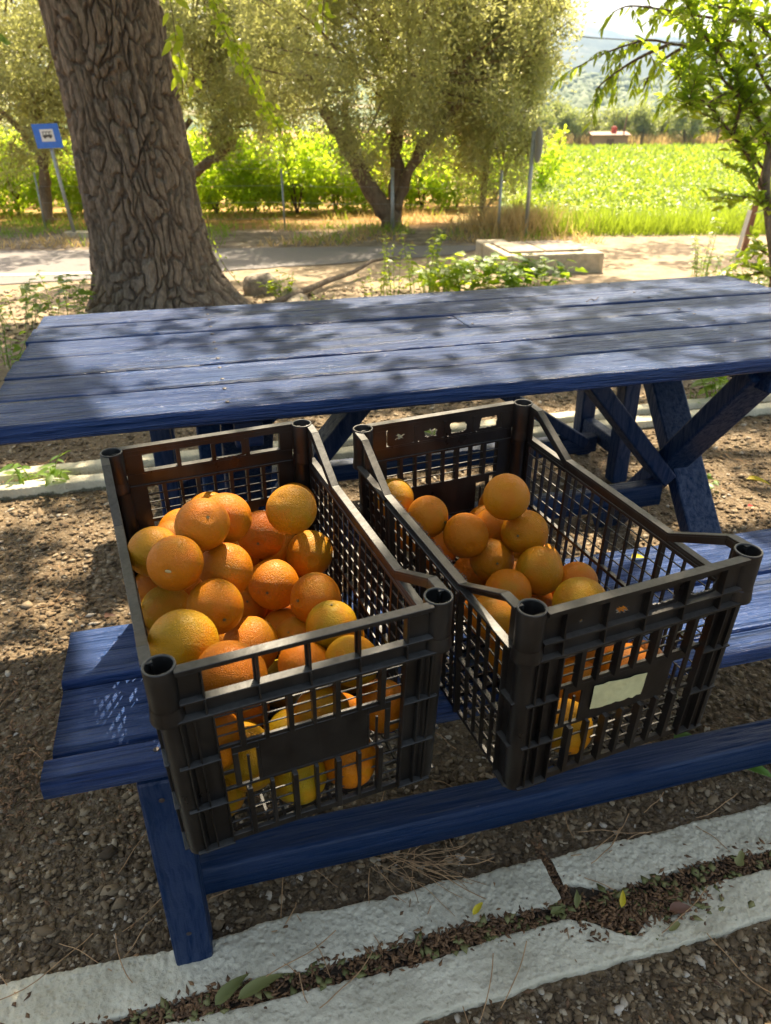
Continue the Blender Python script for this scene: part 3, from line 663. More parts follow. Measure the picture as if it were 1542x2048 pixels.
LL = ['orange at the left wall of the left crate, behind the orange with a white scar', 'orange at the very top of the pile in the left crate, dimple on its right',
 'orange in the left crate half hidden behind the topmost orange of the pile', 'yellow-topped orange with a sunlit patch, back right corner of the left crate',
 'reddish orange left of the yellow-topped one at the back of the left crate', 'big orange with a small white scar, left side of the pile in the left crate',
 'large plain orange in the very middle of the pile in the left crate', 'greenish-topped orange with thin stripes of sun at the right wall of the left crate',
 'orange with a dark stem button, right of the middle of the left crate pile', 'orange with slanting light stripes below the greenish-topped one, left crate',
 'dull greenish orange at the left wall of the left crate, above the biggest one', 'glossy orange right above the biggest orange in the left crate',
 'biggest orange of the left crate, yellow-green, with a stem button, in its front left corner', 'shaded orange sunk between the glossy orange and the one with a dark button, left crate',
 'orange in the left crate just under the orange with the dark stem button', 'small orange touching the underside of the striped one in the left crate',
 'yellow-green orange with light stripes at the front right of the left crate', 'wide orange just behind the front rim of the left crate, centre',
 'orange between the glossy orange and the wide one near the front rim, left crate', 'large orange cut by the front rim of the left crate, at its left end',
 'wrinkled yellow-green orange seen through the second front window of the left crate', 'dark shaded orange below the yellow-green one at the right of the left crate',
 'orange sliver beside the third front window of the left crate', 'orange filling the third front window of the left crate',
 'orange right of the third front window of the left crate, low in the corner', 'yellowish orange low in the front right part of the left crate',
 'orange peeping out between the scarred orange and the topmost one, left crate', 'orange behind the middle orange of the left crate, only its right edge showing',
 'orange hidden behind the reddish one at the back of the left crate', 'dark orange in the gap between the scarred and the glossy oranges, left crate']
LR = ['topmost orange of the right crate, standing alone near its back right corner', 'orange with a dark stem button right below the topmost one in the right crate',
 'shaded orange sunk behind the one with the dark button, right crate', 'round bright orange in the middle of the right crate, left of the two stacked ones',
 'orange with a sunlit patch left of the middle one in the right crate', 'yellow orange at the left rail of the right crate, farthest back',
 'sliver of orange behind the left rail of the right crate, below the sunlit one', 'orange beside the left rail of the right crate, in front of the middle one',
 'orange directly below the gap between the middle and the stacked oranges, right crate', 'wide dull orange at the right of the right crate, below the one with the button',
 'orange with a stem crease near the left rail of the right crate', 'orange at the centre front of the right crate, partly behind its larger neighbour',
 'large orange right behind the front rim of the right crate, centre', 'pale orange between the front centre one and the wrinkled one, right crate',
 'small sliver of orange behind the wrinkled yellow one, right crate', 'wrinkled yellow-brown orange at the front rim of the right crate, rightmost',
 'orange seen through the left handle gap of the right crate']
YEL = {('L', 0): .45, ('L', 3): .35, ('L', 7): .35, ('L', 10): .6, ('L', 12): .55, ('L', 16): .7, ('L', 20): 1., ('L', 25): .8, ('L', 24): .5, ('R', 15): .6, ('R', 5): .35, ('R', 9): .3, ('L', 4): -.6, ('R', 1): .2, ('L', 38): .7, ('L', 32): .8, ('L', 36): .6, ('L', 56): .9, ('L', 60): .7, ('L', 41): .5, ('R', 22): .5}
ro = random.Random(21)
for key, q, pos, lab in (('L', QL, OL, LL), ('R', QR, OR, LR)):
    Mx = Matrix.Translation(q[:3]) @ Matrix.Rotation(q[3], 4, 'Z') @ Matrix.Rotation(q[4], 4, 'X') @ Matrix.Rotation(q[5], 4, 'Y')
    for i, (x, y, z, r) in enumerate(pos):
        k = i % 5
        me = OM[k]; o = bpy.data.objects.new('orange', me); COL.objects.link(o)
        o.location = Mx @ Vector((x, y, z)); r2 = r*1.045
        o.scale = (r2, r2, r2); o.rotation_euler = (ro.uniform(0, 6.28), ro.uniform(0, 6.28), ro.uniform(0, 6.28))
        if (key, i) in (('L', 8), ('L', 12), ('L', 1), ('R', 1), ('L', 5)):
            d = Vector(CAM)-o.location; d.normalize(); d = (d+Vector({8: (-.25, 0, -.35), 12: (.1, 0, -.45), 1: (.35, 0, .45) if key == 'L' else (-.3, 0, -.2), 5: (-.3, 0, -.3)}[i])).normalized()
            o.rotation_euler = d.to_track_quat('Z', 'Y').to_euler()
        yv = YEL.get((key, i), ro.uniform(-.3, .15))
        c0 = (.48, .150, .0003); c1 = (.31, .22, .002); c2 = (.44, .085, .0003)
        t = abs(yv); tgt = c1 if yv > 0 else c2
        o.color = (*[a+(b-a)*t for a, b in zip(c0, tgt)], 1)
        if i < len(lab): tag(o, lab[i], 'orange', 'oranges in the crates')
        else:
            side = 'left' if key == 'L' else 'right'
            fb_ = 'against the front slots' if y < -.14 else ('along the back wall' if y > .19 else ('behind the front ones' if y < -.03 else ('near the middle' if y < .09 else 'towards the back')))
            lr_ = 'leftmost' if x < -.1 else ('left of centre' if x < -.03 else ('central' if x < .04 else ('right of centre' if x < .1 else 'rightmost')))
            tag(o, '%s orange %s of the %s crate, %s layer' % (lr_, fb_, side, 'bottom' if z < .07 else 'lower'), 'orange', 'oranges in the crates')
        if (key, i) == ('L', 5):
            dr_ = (o.rotation_euler.to_matrix().inverted() @ (Vector(CAM)-o.location).normalized().lerp(Vector((-.5, -.5, -.45)), .35).normalized())
            sm_ = MB(); sm_.lathe([(0, .012), (.06, .010), (.10, -.004)], 9); q_ = dr_.to_track_quat('Z', 'Y')
            sc_ = mesh_np('scar', [tuple(q_ @ (Vector(v_)*1.0+Vector((0, 0, .975)))) for v_ in (np.array(sm_.V)*np.array([.6, 1.2, 1.]))], sm_.F, M['scar'], o, label='small pale scar on the peel')
        c = bpy.data.objects.new('calyx', CALYX); COL.objects.link(c); c.parent = o

# ------------------------------------------------------------------ vegetation helpers
def unit(a): return a/(np.linalg.norm(a, axis=-1, keepdims=True)+1e-9)
def leaves(name, C, A, Nn, L, Wd, mat, parent=None, shape='rhomb', fold=.25, seed=1, **k):
    """many small leaves in one mesh. C base points, A axis, Nn rough normals, L lengths, Wd widths"""
    C = np.asarray(C, float); n = len(C); A = unit(np.asarray(A, float)); Sx = unit(np.cross(A, Nn)); Nn = np.cross(Sx, A)
    L = np.broadcast_to(L, (n,))[:, None]; Wd = np.broadcast_to(Wd, (n,))[:, None]
    r = np.random.default_rng(seed)
    if shape == 'rhomb':
        V = np.stack([C, C+A*L*.5+Sx*Wd*.5+Nn*Wd*fold, C+A*L, C+A*L*.5-Sx*Wd*.5+Nn*Wd*fold], 1); nv = 4; f = np.array([[0, 1, 2], [0, 2, 3]])
    elif shape == 'blade':
        V = np.stack([C-Sx*Wd*.5, C+Sx*Wd*.5, C+A*L*.6+Nn*L*.08+Sx*Wd*.35, C+A*L*.6+Nn*L*.08-Sx*Wd*.35, C+A*L], 1); nv = 5; f = np.array([[0, 1, 2], [0, 2, 3], [3, 2, 4]])
    else:
        dr = -.10*L
        V = np.stack([C, C+A*L*.30+Sx*Wd*.46+Nn*Wd*fold, C+A*L*.30-Sx*Wd*.46+Nn*Wd*fold, C+A*L*.5, C+A*L*.66+Sx*Wd*.40+Nn*(Wd*fold+dr*.4), C+A*L*.66-Sx*Wd*.40+Nn*(Wd*fold+dr*.4), C+A*L+Nn*dr], 1)
        nv = 7; f = np.array([[0, 1, 3], [0, 3, 2], [1, 4, 3], [3, 4, 6], [2, 3, 5], [3, 6, 5]])
    F = (f[None]+(np.arange(n)*nv)[:, None, None]).reshape(-1, 3)
    return mesh_np(name, V.reshape(-1, 3), F, mat, parent, attr=np.repeat(r.random(n), len(f)), **k)
def rdir(n, r): v = r.normal(size=(n, 3)); return unit(v)
def one_leaf(mat, wd=.5, fold=.18, droop=.12, lobes=0, seed=0):
    """one shared leaf blade of unit length, gently folded and drooping"""
    key = (mat.name, wd, lobes, seed, fold, droop)
    if key in one_leaf.c: return one_leaf.c[key]
    nx = 9; V = []; F = []; r = random.Random(seed)
    for i in range(nx):
        t = i/(nx-1); wv = wd*.5*(math.sin(math.pi*min(1, t*1.02)**.8)**.8)*(1-.25*t) if 0 < i < nx-1 else .004
        if lobes: wv *= 1+.38*math.cos(t*math.pi*2*lobes)*(1 if 0 < i < nx-1 else 0)
        z = -droop*t*t+.012*math.sin(t*9+seed)
        V += [(t, -wv, z+fold*wv), (t, 0, z), (t, wv, z+fold*wv*.8)]
    for i in range(nx-1):
        a = i*3; F += [[a, a+3, a+4, a+1], [a+1, a+4, a+5, a+2]]
    me = bpy.data.meshes.new('leaf'); me.from_pydata(V, [], F); me.materials.append(mat); me.polygons.foreach_set('use_smooth', [True]*len(F))
    one_leaf.c[key] = me; return me
one_leaf.c = {}
def leaf_part(parent, me, p, d, nrm, L, name='leaf'):
    d = np.array(d, float); d /= np.linalg.norm(d)+1e-9; y = np.cross(nrm, d); y /= np.linalg.norm(y)+1e-9; z = np.cross(d, y)
    o = bpy.data.objects.new(name, me); COL.objects.link(o); o.parent = parent
    o.matrix_local = Matrix(((d[0]*L, y[0]*L, z[0]*L, p[0]), (d[1]*L, y[1]*L, z[1]*L, p[1]), (d[2]*L, y[2]*L, z[2]*L, p[2]), (0, 0, 0, 1))); return o

# ------------------------------------------------------------------ the big old tree
TP = np.array([-1.80, 5.93, 0.])
tree = empty('old_tree', tuple(TP), label='huge rough-barked old tree trunk rising behind the left half of the table', cat='tree')
nth, nz = 760, 620
zz = np.linspace(-.15, 3.7, nz); tt = np.linspace(0, 2*math.pi, nth, endpoint=False); Tt, Zz = np.meshgrid(tt, zz)
rz_ = .362+.022*np.clip(1.6-Zz, 0, 2)**1.2+.11*np.exp(-np.clip(Zz+.1, 0, 9)/.20)
ox = -.03*Zz-.012*Zz**2+.05
rad = rz_*(1+.05*np.sin(2*Tt+1)+.03*np.sin(3*Tt+2.)+.02*np.sin(5*Tt+Zz*.7))
rad += .26*np.exp(-np.clip(Zz+.05, 0, 9)/.25)*np.exp(-((np.mod(Tt+math.pi, 2*math.pi)-math.pi+.25)/.42)**2)          # buttress to the right
rad += .08*np.exp(-np.clip(Zz+.05, 0, 9)/.25)*(np.cos(Tt*5+.6) > 0)*np.cos(Tt*5+.6)
arc = Tt*.42
wx = arc/.058+3.0*(fbm(arc*4, Zz*2.2, 5)-.5)*2; wy = Zz/.24+2.0*(fbm(arc*5, Zz*3, 8)-.5)*2
f1, f2, idv = voro(wx, wy, 3, .95); e1 = np.clip((f2-f1)/.30, 0, 1); e1 = e1*e1*(3-2*e1)
g1, g2, id2 = voro(arc/.026+fbm(arc*20, Zz*8, 2)*2, Zz/.13+fbm(arc*20, Zz*12, 4), 9, .95); e2 = np.clip((g2-g1)/.3, 0, 1)
bk = .042*(e1-1)+.020*(idv-.5)+.006*(e2-1)*e1+.004*(id2-.5)+.010*(fbm(arc*28, Zz*16, 21)-.5)+.022*(fbm(arc*4, Zz*2, 31)-.5)
rad = rad+bk
V = np.stack([np.cos(Tt)*rad+ox, np.sin(Tt)*rad, Zz], -1).reshape(-1, 3)
i = np.arange(nth*nz).reshape(nz, nth); j = np.roll(i, -1, 1)
mesh_np('trunk', V, np.stack([i[:-1], j[:-1], j[1:], i[1:]], -1).reshape(-1, 4), M['bark'], tree, smooth=True)
topc = np.array([-.03*3.7-.012*3.7**2+.05, 0, 3.68])
for a, l, h, r0 in ((.2, 4.6, 2.0, .22), (1.9, 3.5, 2.8, .20), (3.4, 3.2, 2.2, .19), (4.6, 4.8, 1.9, .22), (5.5, 4.6, 2.3, .2)):
    P = [topc+np.array([math.cos(a)*l*t+.2*math.sin(t*5+a), math.sin(a)*l*t, -.35+h*(t**.6)]) for t in np.linspace(0, 1, 10)]
    MB().tube(P, [r0*(1-.85*t) for t in np.linspace(0, 1, 10)], 12).build('branch', M['bark'], tree, smooth=True)

# crown of the old tree (overhead, out of the frame): dappled shade on table, bench and yard
GAPS = []  # openings shaped into the unseen crown so sun patches land on chosen spots
def gap(X, Y, z, rx, ry, ang=0.):
    p = at(X, Y, z); GAPS.append((p[0]-z*.105, p[1]-z*.746, rx+.045, ry+.04, ang))
TA = TH
for a in ((880, 690, .76, .30, .085, TA), (640, 705, .76, .13, .05, TA+.5), (700, 650, .76, .10, .03, TA), (250, 720, .76, .16, .05, TA-.3), (120, 690, .76, .14, .05, TA), (430, 735, .76, .12, .045, TA), (320, 790, .76, .16, .04, TA), (180, 650, .76, .16, .04, TA),
          (620, 760, .76, .22, .04, TA), (1050, 630, .76, .16, .05, TA), (1200, 590, .76, .20, .07, TA), (1420, 570, .76, .22, .07, TA), (1500, 620, .76, .25, .05, TA), (1250, 730, .76, .20, .03, TA), (1000, 755, .76, .12, .025, TA), (780, 600, .76, .15, .04, TA), (420, 640, .76, .12, .03, TA),
          (1500, 1120, .45, .16, .05, TA), (1480, 1250, .45, .12, .08, TA), (1340, 1130, .45, .05, .05, 0), (585, 1000, .70, .05, .05, 0), (450, 1030, .72, .035, .03, 0), (855, 1020, .63, .04, .04, 0), (650, 1180, .6, .07, .05, 0), (640, 1080, .6, .06, .08, .4), (330, 1240, .62, .03, .04, 0),
          (800, 1000, .62, .05, .06, 0), (1120, 1160, .5, .04, .04, 0), (255, 1290, .46, .09, .16, .5), (160, 1300, .46, .05, .1, .3), (240, 1450, .62, .10, .07, 0), (540, 1240, .58, .05, .04, 0),
          (20, 1010, 0, .10, .22, .2), (40, 1330, 0, .22, .10, .3), (180, 1065, 0, .10, .05, 0), (215, 1040, 0, .06, .09, 0), (40, 890, 0, .16, .08, 0), (230, 870, 0, .08, .05, 0), (140, 1130, 0, .08, .04, 0), (60, 1220, 0, .09, .05, 0),
          (1380, 940, 0, .20, .13, 0), (1480, 1010, 0, .16, .10, 0), (1400, 1020, 0, .14, .09, 0), (1480, 880, 0, .22, .08, 0), (1300, 870, 0, .15, .1, 0), (1100, 830, 0, .3, .1, TA), (1290, 800, 0, .3, .12, TA), (1450, 800, 0, .3, .1, TA), (720, 840, 0, .2, .07, TA), (900, 960, 0, .2, .06, TA), (830, 850, 0, .2, .08, TA), (690, 1000, 0, .1, .08, 0), (1150, 1040, 0, .16, .1, 0), (1250, 1090, 0, .12, .06, 0), (620, 900, 0, .1, .06, 0), (25, 2020, 0, .05, .03, 0)):
    gap(*a)
nl = 142000
rc_ = np.random.default_rng(12)
zc = 3.1+2.6*rc_.random(nl); gx = -4.6+8.9*rc_.random(nl); gy = -2.2+11.4*rc_.random(nl)
dens = np.clip((fbm(gx*2.1, gy*2.1, 40, 3)-.26)*7, 0, 1)
fade = np.clip((4.6-gy)/1.0, .0, 1)            # thinner beyond the table
dens = np.where(gy > 3.9, np.clip((fbm(gx*1.6+3, gy*2.4, 44, 4)-.44)*6, 0, .8)*np.where(gy > 6.8, .6, 1.), dens)
dens = np.maximum(dens, (gy < 3.9)*.50)
dens *= np.clip((5.0-np.abs(gx))/1., 0, 1)
for (cx, cy, rx, ry, an) in GAPS:
    dx, dy = gx-cx, gy-cy; c, s = math.cos(an), math.sin(an); q = ((dx*c+dy*s)/rx)**2+((-dx*s+dy*c)/ry)**2
    q = q*(1+.8*(fbm(gx*14, gy*14, 60)-.5))
    dens = dens*np.clip((q-.8)/.5, 0.02, 1)
k_ = rc_.random(nl) < dens
P = np.stack([gx+zc*.105, gy+zc*.746, zc], -1)[k_]-TP
ax = rdir(len(P), rc_); nn = unit(rdir(len(P), rc_)*.8+np.array([0, .3, .9]))
leaves('crown', P, ax*[1, 1, .5], nn, .075+.03*rc_.random(len(P)), .05, M['canopy'], tree, 'rhomb', .1)

# ------------------------------------------------------------------ olive trees
def olive(base, cx, cy, cz, rx, ry, rz, limbs, nclump, nleaf, seed, label, r0=.14, parts=(), zlow=.3, group='olive trees across the road'):
    r = np.random.default_rng(seed); base = np.array(base, float)
    t = empty('olive_tree', tuple(base), label=label, cat='tree', group=group)
    ends = []
    for (pts, ra, rb) in limbs:
        pts = [np.array(p, float)-base for p in pts]; m = len(pts)
        # smooth the polyline
        q = []; 
        for i_ in range(m-1):
            for tt_ in np.linspace(0, 1, 5)[:-1]:
                a = pts[max(i_-1, 0)]; b = pts[i_]; c = pts[i_+1]; d = pts[min(i_+2, m-1)]
                q.append(.5*((2*b)+(-a+c)*tt_+(2*a-5*b+4*c-d)*tt_**2+(-a+3*b-3*c+d)*tt_**3))
        q.append(pts[-1]); q = [p+r.normal(size=3)*.012 for p in q]
        MB().tube(q, list(np.linspace(ra, rb, len(q))*(1+.12*r.normal(size=len(q)))), 12).build('trunk' if len(ends) == 0 else 'branch', M['olivebark'], t, smooth=True)
        ends.append(q[-1])
    # clumps in the crown volume, mostly near the shell
    d = rdir(nclump*3, r); rr = r.random(len(d))**.38; c = np.stack([cx+d[:, 0]*rx*rr, cy+d[:, 1]*ry*rr, cz+d[:, 2]*rz*rr], -1)
    c[:, 2] += .25*(fbm(c[:, 0]*1.5, c[:, 1]*1.5, seed)-.5)
    c = c[c[:, 2] > zlow+.5*(fbm(c[:, 0]*2.2+seed, c[:, 1], seed)-.5)][:nclump]
    # twigs from clump towards trunk
    tw = MB(); hub = ends[min(1, len(ends)-1)]
    for p in c[::3]:
        a = p-base; m_ = a+(hub-a)*.45+r.normal(size=3)*.08; tw.tube([a, (a+m_)/2+r.normal(size=3)*.03, m_], [.006, .011, .018], 5, False)
    tw.build('twigs', M['olivebark'], t, kind='stuff')
    n = len(c)*nleaf; ci = np.repeat(np.arange(len(c)), nleaf); sc = .065+.085*r.random(len(c))
    off = r.normal(size=(n, 3))*sc[ci][:, None]*[1, 1, 1.15]; hang = np.abs(r.normal(size=n))*.10*(r.random(n) < .5); off[:, 2] -= hang
    P = c[ci]+off; cr = np.array([cx, cy, cz]); outw = unit(P-cr)
    A = unit(rdir(n, r)*.9+outw*.35+np.array([0, 0, .1])*1.); Nn = rdir(n, r)
    return t, P-base, A, Nn, r
def olive_full(*a, leafL=.066, leafW=.019, mat='olive', **k):
    t, P, A, Nn, r = olive(*a, **k); n = len(P)
    leaves('crown', P, A, Nn, leafL*(.7+.6*r.random(n)), leafW*(.8+.5*r.random(n)), M[mat], t, 'rhomb', .08, kind='stuff'); return t
def gp(X, Y):
    p = at(X, Y, 0.)
    for _ in range(20): p = at(X, Y, float(GZ(p[0], p[1])))
    return p
D = 10.9
b1 = gp(785, 452); y1 = b1[1]; pt = lambda X, Y, dy=0: aty(X, Y, y1+dy)
olive_full(b1-np.array([0, 0, .05]), pt(800, 140)[0], y1+.1, 2.35, 2.15, 1.9, 1.60,
    [([pt(785, 462), pt(775, 425), pt(745, 385, -.1), pt(715, 330, -.2), pt(680, 270, -.3), pt(640, 215, -.3)], .15, .06),
     ([pt(785, 455), pt(790, 400, .1), pt(793, 340, .1), pt(790, 270, .2), pt(800, 180, .2)], .12, .06),
     ([pt(792, 420), pt(812, 360, 0), pt(840, 300, -.1), pt(868, 260, -.2), pt(930, 200, -.2)], .075, .045),
     ([pt(735, 370, -.1), pt(722, 320, .2), pt(700, 270, .3), pt(690, 200, .3)], .06, .04)],
    430, 240, 5, 'broad olive tree with forked trunk in the middle, behind the thin fence posts', zlow=.78)
b2 = gp(966, 440); y2 = b2[1]-.2; pt = lambda X, Y, dy=0: aty(X, Y, y2+dy)
olive_full(b2-np.array([0, 0, .05]), pt(985, 150)[0], y2-.1, 1.9, .85, .9, 1.65,
    [([pt(963, 452), pt(966, 400), pt(972, 340), pt(980, 260), pt(1000, 150)], .055, .03), ([pt(972, 420), pt(990, 395), pt(1003, 375)], .02, .012)],
    200, 240, 9, 'slender olive tree with a thin dark trunk, leaves hanging low, right of the forked one', zlow=.30)
b3 = gp(360, 445); y3 = b3[1]+.5; pt = lambda X, Y, dy=0: aty(X, Y, y3+dy)
olive_full(b3-np.array([0, 0, .05]), pt(450, 130)[0], y3+.1, 2.3, 1.15, 1.3, 1.5,
    [([pt(330, 445), pt(360, 380), pt(395, 340), pt(430, 315), pt(470, 280)], .10, .05), ([pt(340, 400), pt(335, 320), pt(380, 240)], .08, .04)],
    240, 240, 13, 'olive tree between the big trunk and the forked olive, one slanting limb showing', zlow=.85)
b4 = gp(98, 443); y4 = b4[1]-.3; pt = lambda X, Y, dy=0: aty(X, Y, y4+dy)
olive_full(b4-np.array([0, 0, .05]), pt(30, 100)[0], y4+.2, 2.2, 1.9, 1.5, 1.65,
    [([pt(100, 445), pt(92, 380), pt(84, 320), pt(75, 250), pt(60, 150)], .085, .06), ([pt(86, 320), pt(40, 260), pt(0, 220)], .05, .03)],
    380, 220, 17, 'olive tree at the left edge, straight brown trunk behind the blue sign', zlow=.62)
for i_, (X_, dd, hh) in enumerate(((540, 20.5, 3.0), (260, 19.5, 2.9), (-120, 20, 2.9), (900, 21., 2.8))):
    p = aty(X_, 300, dd)
    olive_full((p[0], dd, float(GZ(0, dd))), p[0], dd, hh, 1.9, 1.3, 1.7, [([(p[0], dd, -.1), (p[0]+.1, dd, .8), (p[0]-.1, dd, 1.8)], .12, .06)], 130, 150, 30+i_,
        ['olive tree crown behind, between the two nearer olives left of the fork', 'olive crown farther back, mostly behind the big trunk', 'olive tree far back at the left edge behind the trunk with the sign', 'olive crown farther back, right of the forked trunk'][i_], leafL=.085, leafW=.026, zlow=.75)

# bright bushes of the plantation under and behind the olives
def bush(x, y, h, wd, n, seed, label):
    r = np.random.default_rng(seed); z0 = float(GZ(x, y)); t = empty('bush', (x, y, z0), label=label, cat='bush', group='bright green bushes in rows behind the olives')
    tb = MB()
    for k in range(5):
        a = r.random()*6.28; tb.tube([(0, 0, -.03), (.1*math.cos(a), .1*math.sin(a), h*.3), (wd*.35*math.cos(a), wd*.35*math.sin(a), h*.75)], [.018, .014, .006], 6, False)
    tb.build('stems', M['twig'], t)
    nc = max(10, n//55); d = rdir(nc, r); rr = r.random(nc)**.35
    c = np.stack([d[:, 0]*wd*.5*rr, d[:, 1]*wd*.5*rr, h*.52+d[:, 2]*h*.46*rr], -1); ci = r.integers(0, nc, n)
    P = c[ci]+r.normal(size=(n, 3))*.07; A = unit(rdir(n, r)+[0, 0, -.2]); Nn = unit(rdir(n, r)+[0, -.2, .5])
    leaves('foliage', P, A, Nn, .075*(.7+.6*r.random(n)), .05, M['bush'], t, 'rhomb', .12, kind='stuff')
rb = np.random.default_rng(3)
bl = [(-60, 13.2, 'far left, at the frame edge behind the signpost'), (20, 13.0, 'left of the brown trunk behind the sign'), (130, 13.1, 'right of the blue sign'), (215, 13.3, 'mostly hidden behind the big trunk'),
      (425, 13.0, 'just right of the big trunk'), (505, 13.2, 'second from the big trunk'), (590, 13.0, 'third from the big trunk, behind a thin post'), (670, 13.2, 'just left of the forked olive trunk'), (745, 13.5, 'inside the fork of the olive trunk'), (845, 13.6, 'just right of the forked olive trunk'), (915, 13.8, 'left of the slender olive')]
for i_, (X_, y_, s_) in enumerate(bl):
    p = aty(X_, 350, y_); bush(p[0], y_, 1.08+.14*rb.random(), 1.60+.2*rb.random(), 5200, 50+i_, 'bright yellow-green bush, '+s_)
for i_ in range(15):
    y_ = 15.2+.3*rb.random(); x_ = -8.5+i_*.82; bush(x_, y_, 1.15+.15*rb.random(), 1.1, 1500, 80+i_, 'bright green bush in the second row, seen only through gaps behind the first')

# ------------------------------------------------------------------ field
fx0 = lambda y: aty(1085, 400, y)[0]
def cropfield():
    r = np.random.default_rng(9); n = 85000
    y = 9.6*(88/9.6)**(r.random(n)**1.15); lo = .15*y-.1+.35*fbm(y*.8, y*0, 3); hi = .62*y+3
    x = lo+(hi-lo)*r.random(n); m = (y > 10.4+.6*fbm(x*1.5, y*0, 9)-.25)
    x, y = x[m], y[m]; n = len(x); s = .062*(1+.075*(y-10)); hh = np.minimum(.10+.14*r.random(n), .4)*np.clip((y-9.6)/1.2, .35, 1)
    P = np.stack([x, y, GZ(x, y)+hh], -1); A = unit(rdir(n, r)*[1, 1, .6]+[0, 0, .45]); Nn = unit(rdir(n, r)*.7+[0, -.3, .7])
    leaves('crop', P, A, Nn, s*(.7+.7*r.random(n)), s*.42, M['crop'], None, 'rhomb', .1, 3, kind='stuff', label='sunlit bright green crop plants covering the field on the right', cat='crop')
cropfield()
V = []; X_ = np.linspace(1.6, 80, 60); 
ys = 9.9*(92/9.9)**np.linspace(0, 1, 60); V = []; 
for y in ys:
    for t in np.linspace(0, 1, 40): x = (.15*y-.05)+(1.2*y+4)*t; V.append((x, y+.25*float(fbm(np.array(x*.8), np.array(0.), 6)), float(GZ(x, y))+.006+.02*float(vn(np.array(x*3), np.array(y*3), 1))))
F = np.array([[i_*40+j_, i_*40+j_+1, (i_+1)*40+j_+1, (i_+1)*40+j_] for i_ in range(59) for j_ in range(39)])
mesh_np('field', V, F, simple('field_green', (.12, .17, .03), .9, 6, .4, .03), smooth=True, kind='structure')
def grass(name, x, y, h, lean, mat, seed, label, wd=.006):
    r = np.random.default_rng(seed); n = len(x); P = np.stack([x, y, GZ(x, y)-.01], -1); A = unit(np.stack([lean*r.normal(size=n), lean*r.normal(size=n), np.ones(n)], -1)); Nn = unit(rdir(n, r)*[1, 1, .1])
    leaves(name, P, A, Nn, h, wd, M[mat], None, 'blade', .1, seed, kind='stuff', label=label, cat='grass')
r = np.random.default_rng(77)
n = 9000; y = 84+8*r.random(n); x = 10+75*r.random(n); grass('dry_grass', x, y, .9+.9*r.random(n), .3, 'dryg', 1, 'band of tall straw-coloured grass along the far end of the field', .10)
p1070 = aty(1040, 440, 10.0)
n = 2200; a = r.normal(size=(n, 2)); x = p1070[0]-.05+a[:, 0]*.30; y = 10.1+a[:, 1]*.35; grass('dry_grass', x, y, .15+.30*r.random(n), .5, 'dryg', 2, 'tall dry weeds at the field corner beside the signpost', .008)
n = 11000; x = -9+11.5*r.random(n); y = 8.9+4.*r.random(n)**1.3; m = fbm(x*1.7, y*1.7, 3) > .50; x, y = x[m], y[m]; grass('dry_grass', x, y, .04+.13*r.random(len(x)), .6, 'dryg', 3, 'short dry grass on the bank across the road', .010)
n = 9000; x = -8+10.5*r.random(n); y = 9.0+3.4*r.random(n); m = fbm(x*1.3+5, y*1.6, 9) > .52; x, y = x[m], y[m]; grass('grass', x, y, .04+.16*r.random(len(x)), .6, 'weed', 4, 'patchy green grass under the olive trees', .010)
n = 5200; x = 1.9+3.4*r.random(n); y = 9.55+.9*r.random(n); grass('grass', x, y, .10+.26*r.random(n), .4, 'crop', 6, 'tall light grass fringe along the near edge of the field', .010)

# far line of olive trees, hut and poles
far = [(1075, 86), (1110, 90), (1150, 87), (1190, 93), (1232, 89), (1262, 94), (1285, 88), (1330, 90), (1368, 86), (1402, 91), (1440, 88), (1478, 92), (1515, 87), (1560, 90), (1030, 89)]
fl = ['left end of the row, at the olive crown', 'second in the row', 'third in the row', 'left of the small hut', 'right behind the small hut', 'small one after the hut', 'in the middle of the row', 'large pale one right of the middle',
      'next to the large pale one', 'seen under the hanging branch', 'seen right of the hanging branch', 'near the right shrub', 'partly behind the right shrub', 'at the right edge', 'half hidden by the olive crown']
for i_, ((X_, y_), s_) in enumerate(zip(far, fl)):
    r = np.random.default_rng(200+i_); p = aty(X_, 270, y_); z0 = float(GZ(0, y_)); hgt = 3.4+1.1*r.random()
    t = empty('olive_tree', (p[0], y_, z0), label='small distant olive, '+s_, cat='tree', group='distant row of olive trees beyond the field')
    MB().tube([(0, 0, -.2), (.1, 0, .8), (0, .1, 1.8)], [.2, .16, .1], 7).build('trunk', M['olivebark'], t)
    nc = 34; d = rdir(nc, r); c = d*np.array([1.75, 1.5, hgt*.40])*(r.random(nc)**.35)[:, None]+[0, 0, hgt*.56]; n = 2600; ci = r.integers(0, nc, n)
    P = c[ci]+r.normal(size=(n, 3))*.30; leaves('crown', P, rdir(n, r), rdir(n, r), .30*(.7+.6*r.random(n)), .16, M['fartree'], t, 'rhomb', .1, kind='stuff')
hp = aty(1217, 280, 84); hz = float(GZ(0, 84)); hut = empty('hut', (hp[0], 84, hz), -.1, label='low pinkish hut at the far end of the field', cat='hut')
m = MB(); m.box(-1.7, 1.7, -1.2, 1.2, -.2, 1.25); m.build('wall', M['hutwall'], hut)
m = MB(); m.add([(-1.9, -1.4, 1.22), (1.9, -1.4, 1.22), (1.9, 1.4, 1.5), (-1.9, 1.4, 1.5), (-1.9, -1.4, 1.32), (1.9, -1.4, 1.32), (1.9, 1.4, 1.6), (-1.9, 1.4, 1.6)], [[0, 3, 2, 1], [4, 5, 6, 7], [0, 1, 5, 4], [1, 2, 6, 5], [2, 3, 7, 6], [3, 0, 4, 7]]); m.build('roof', M['hutroof'], hut)
MB().box(-.35, .35, -1.215, -1.19, -.1, .95).build('door', M['wood'], hut)
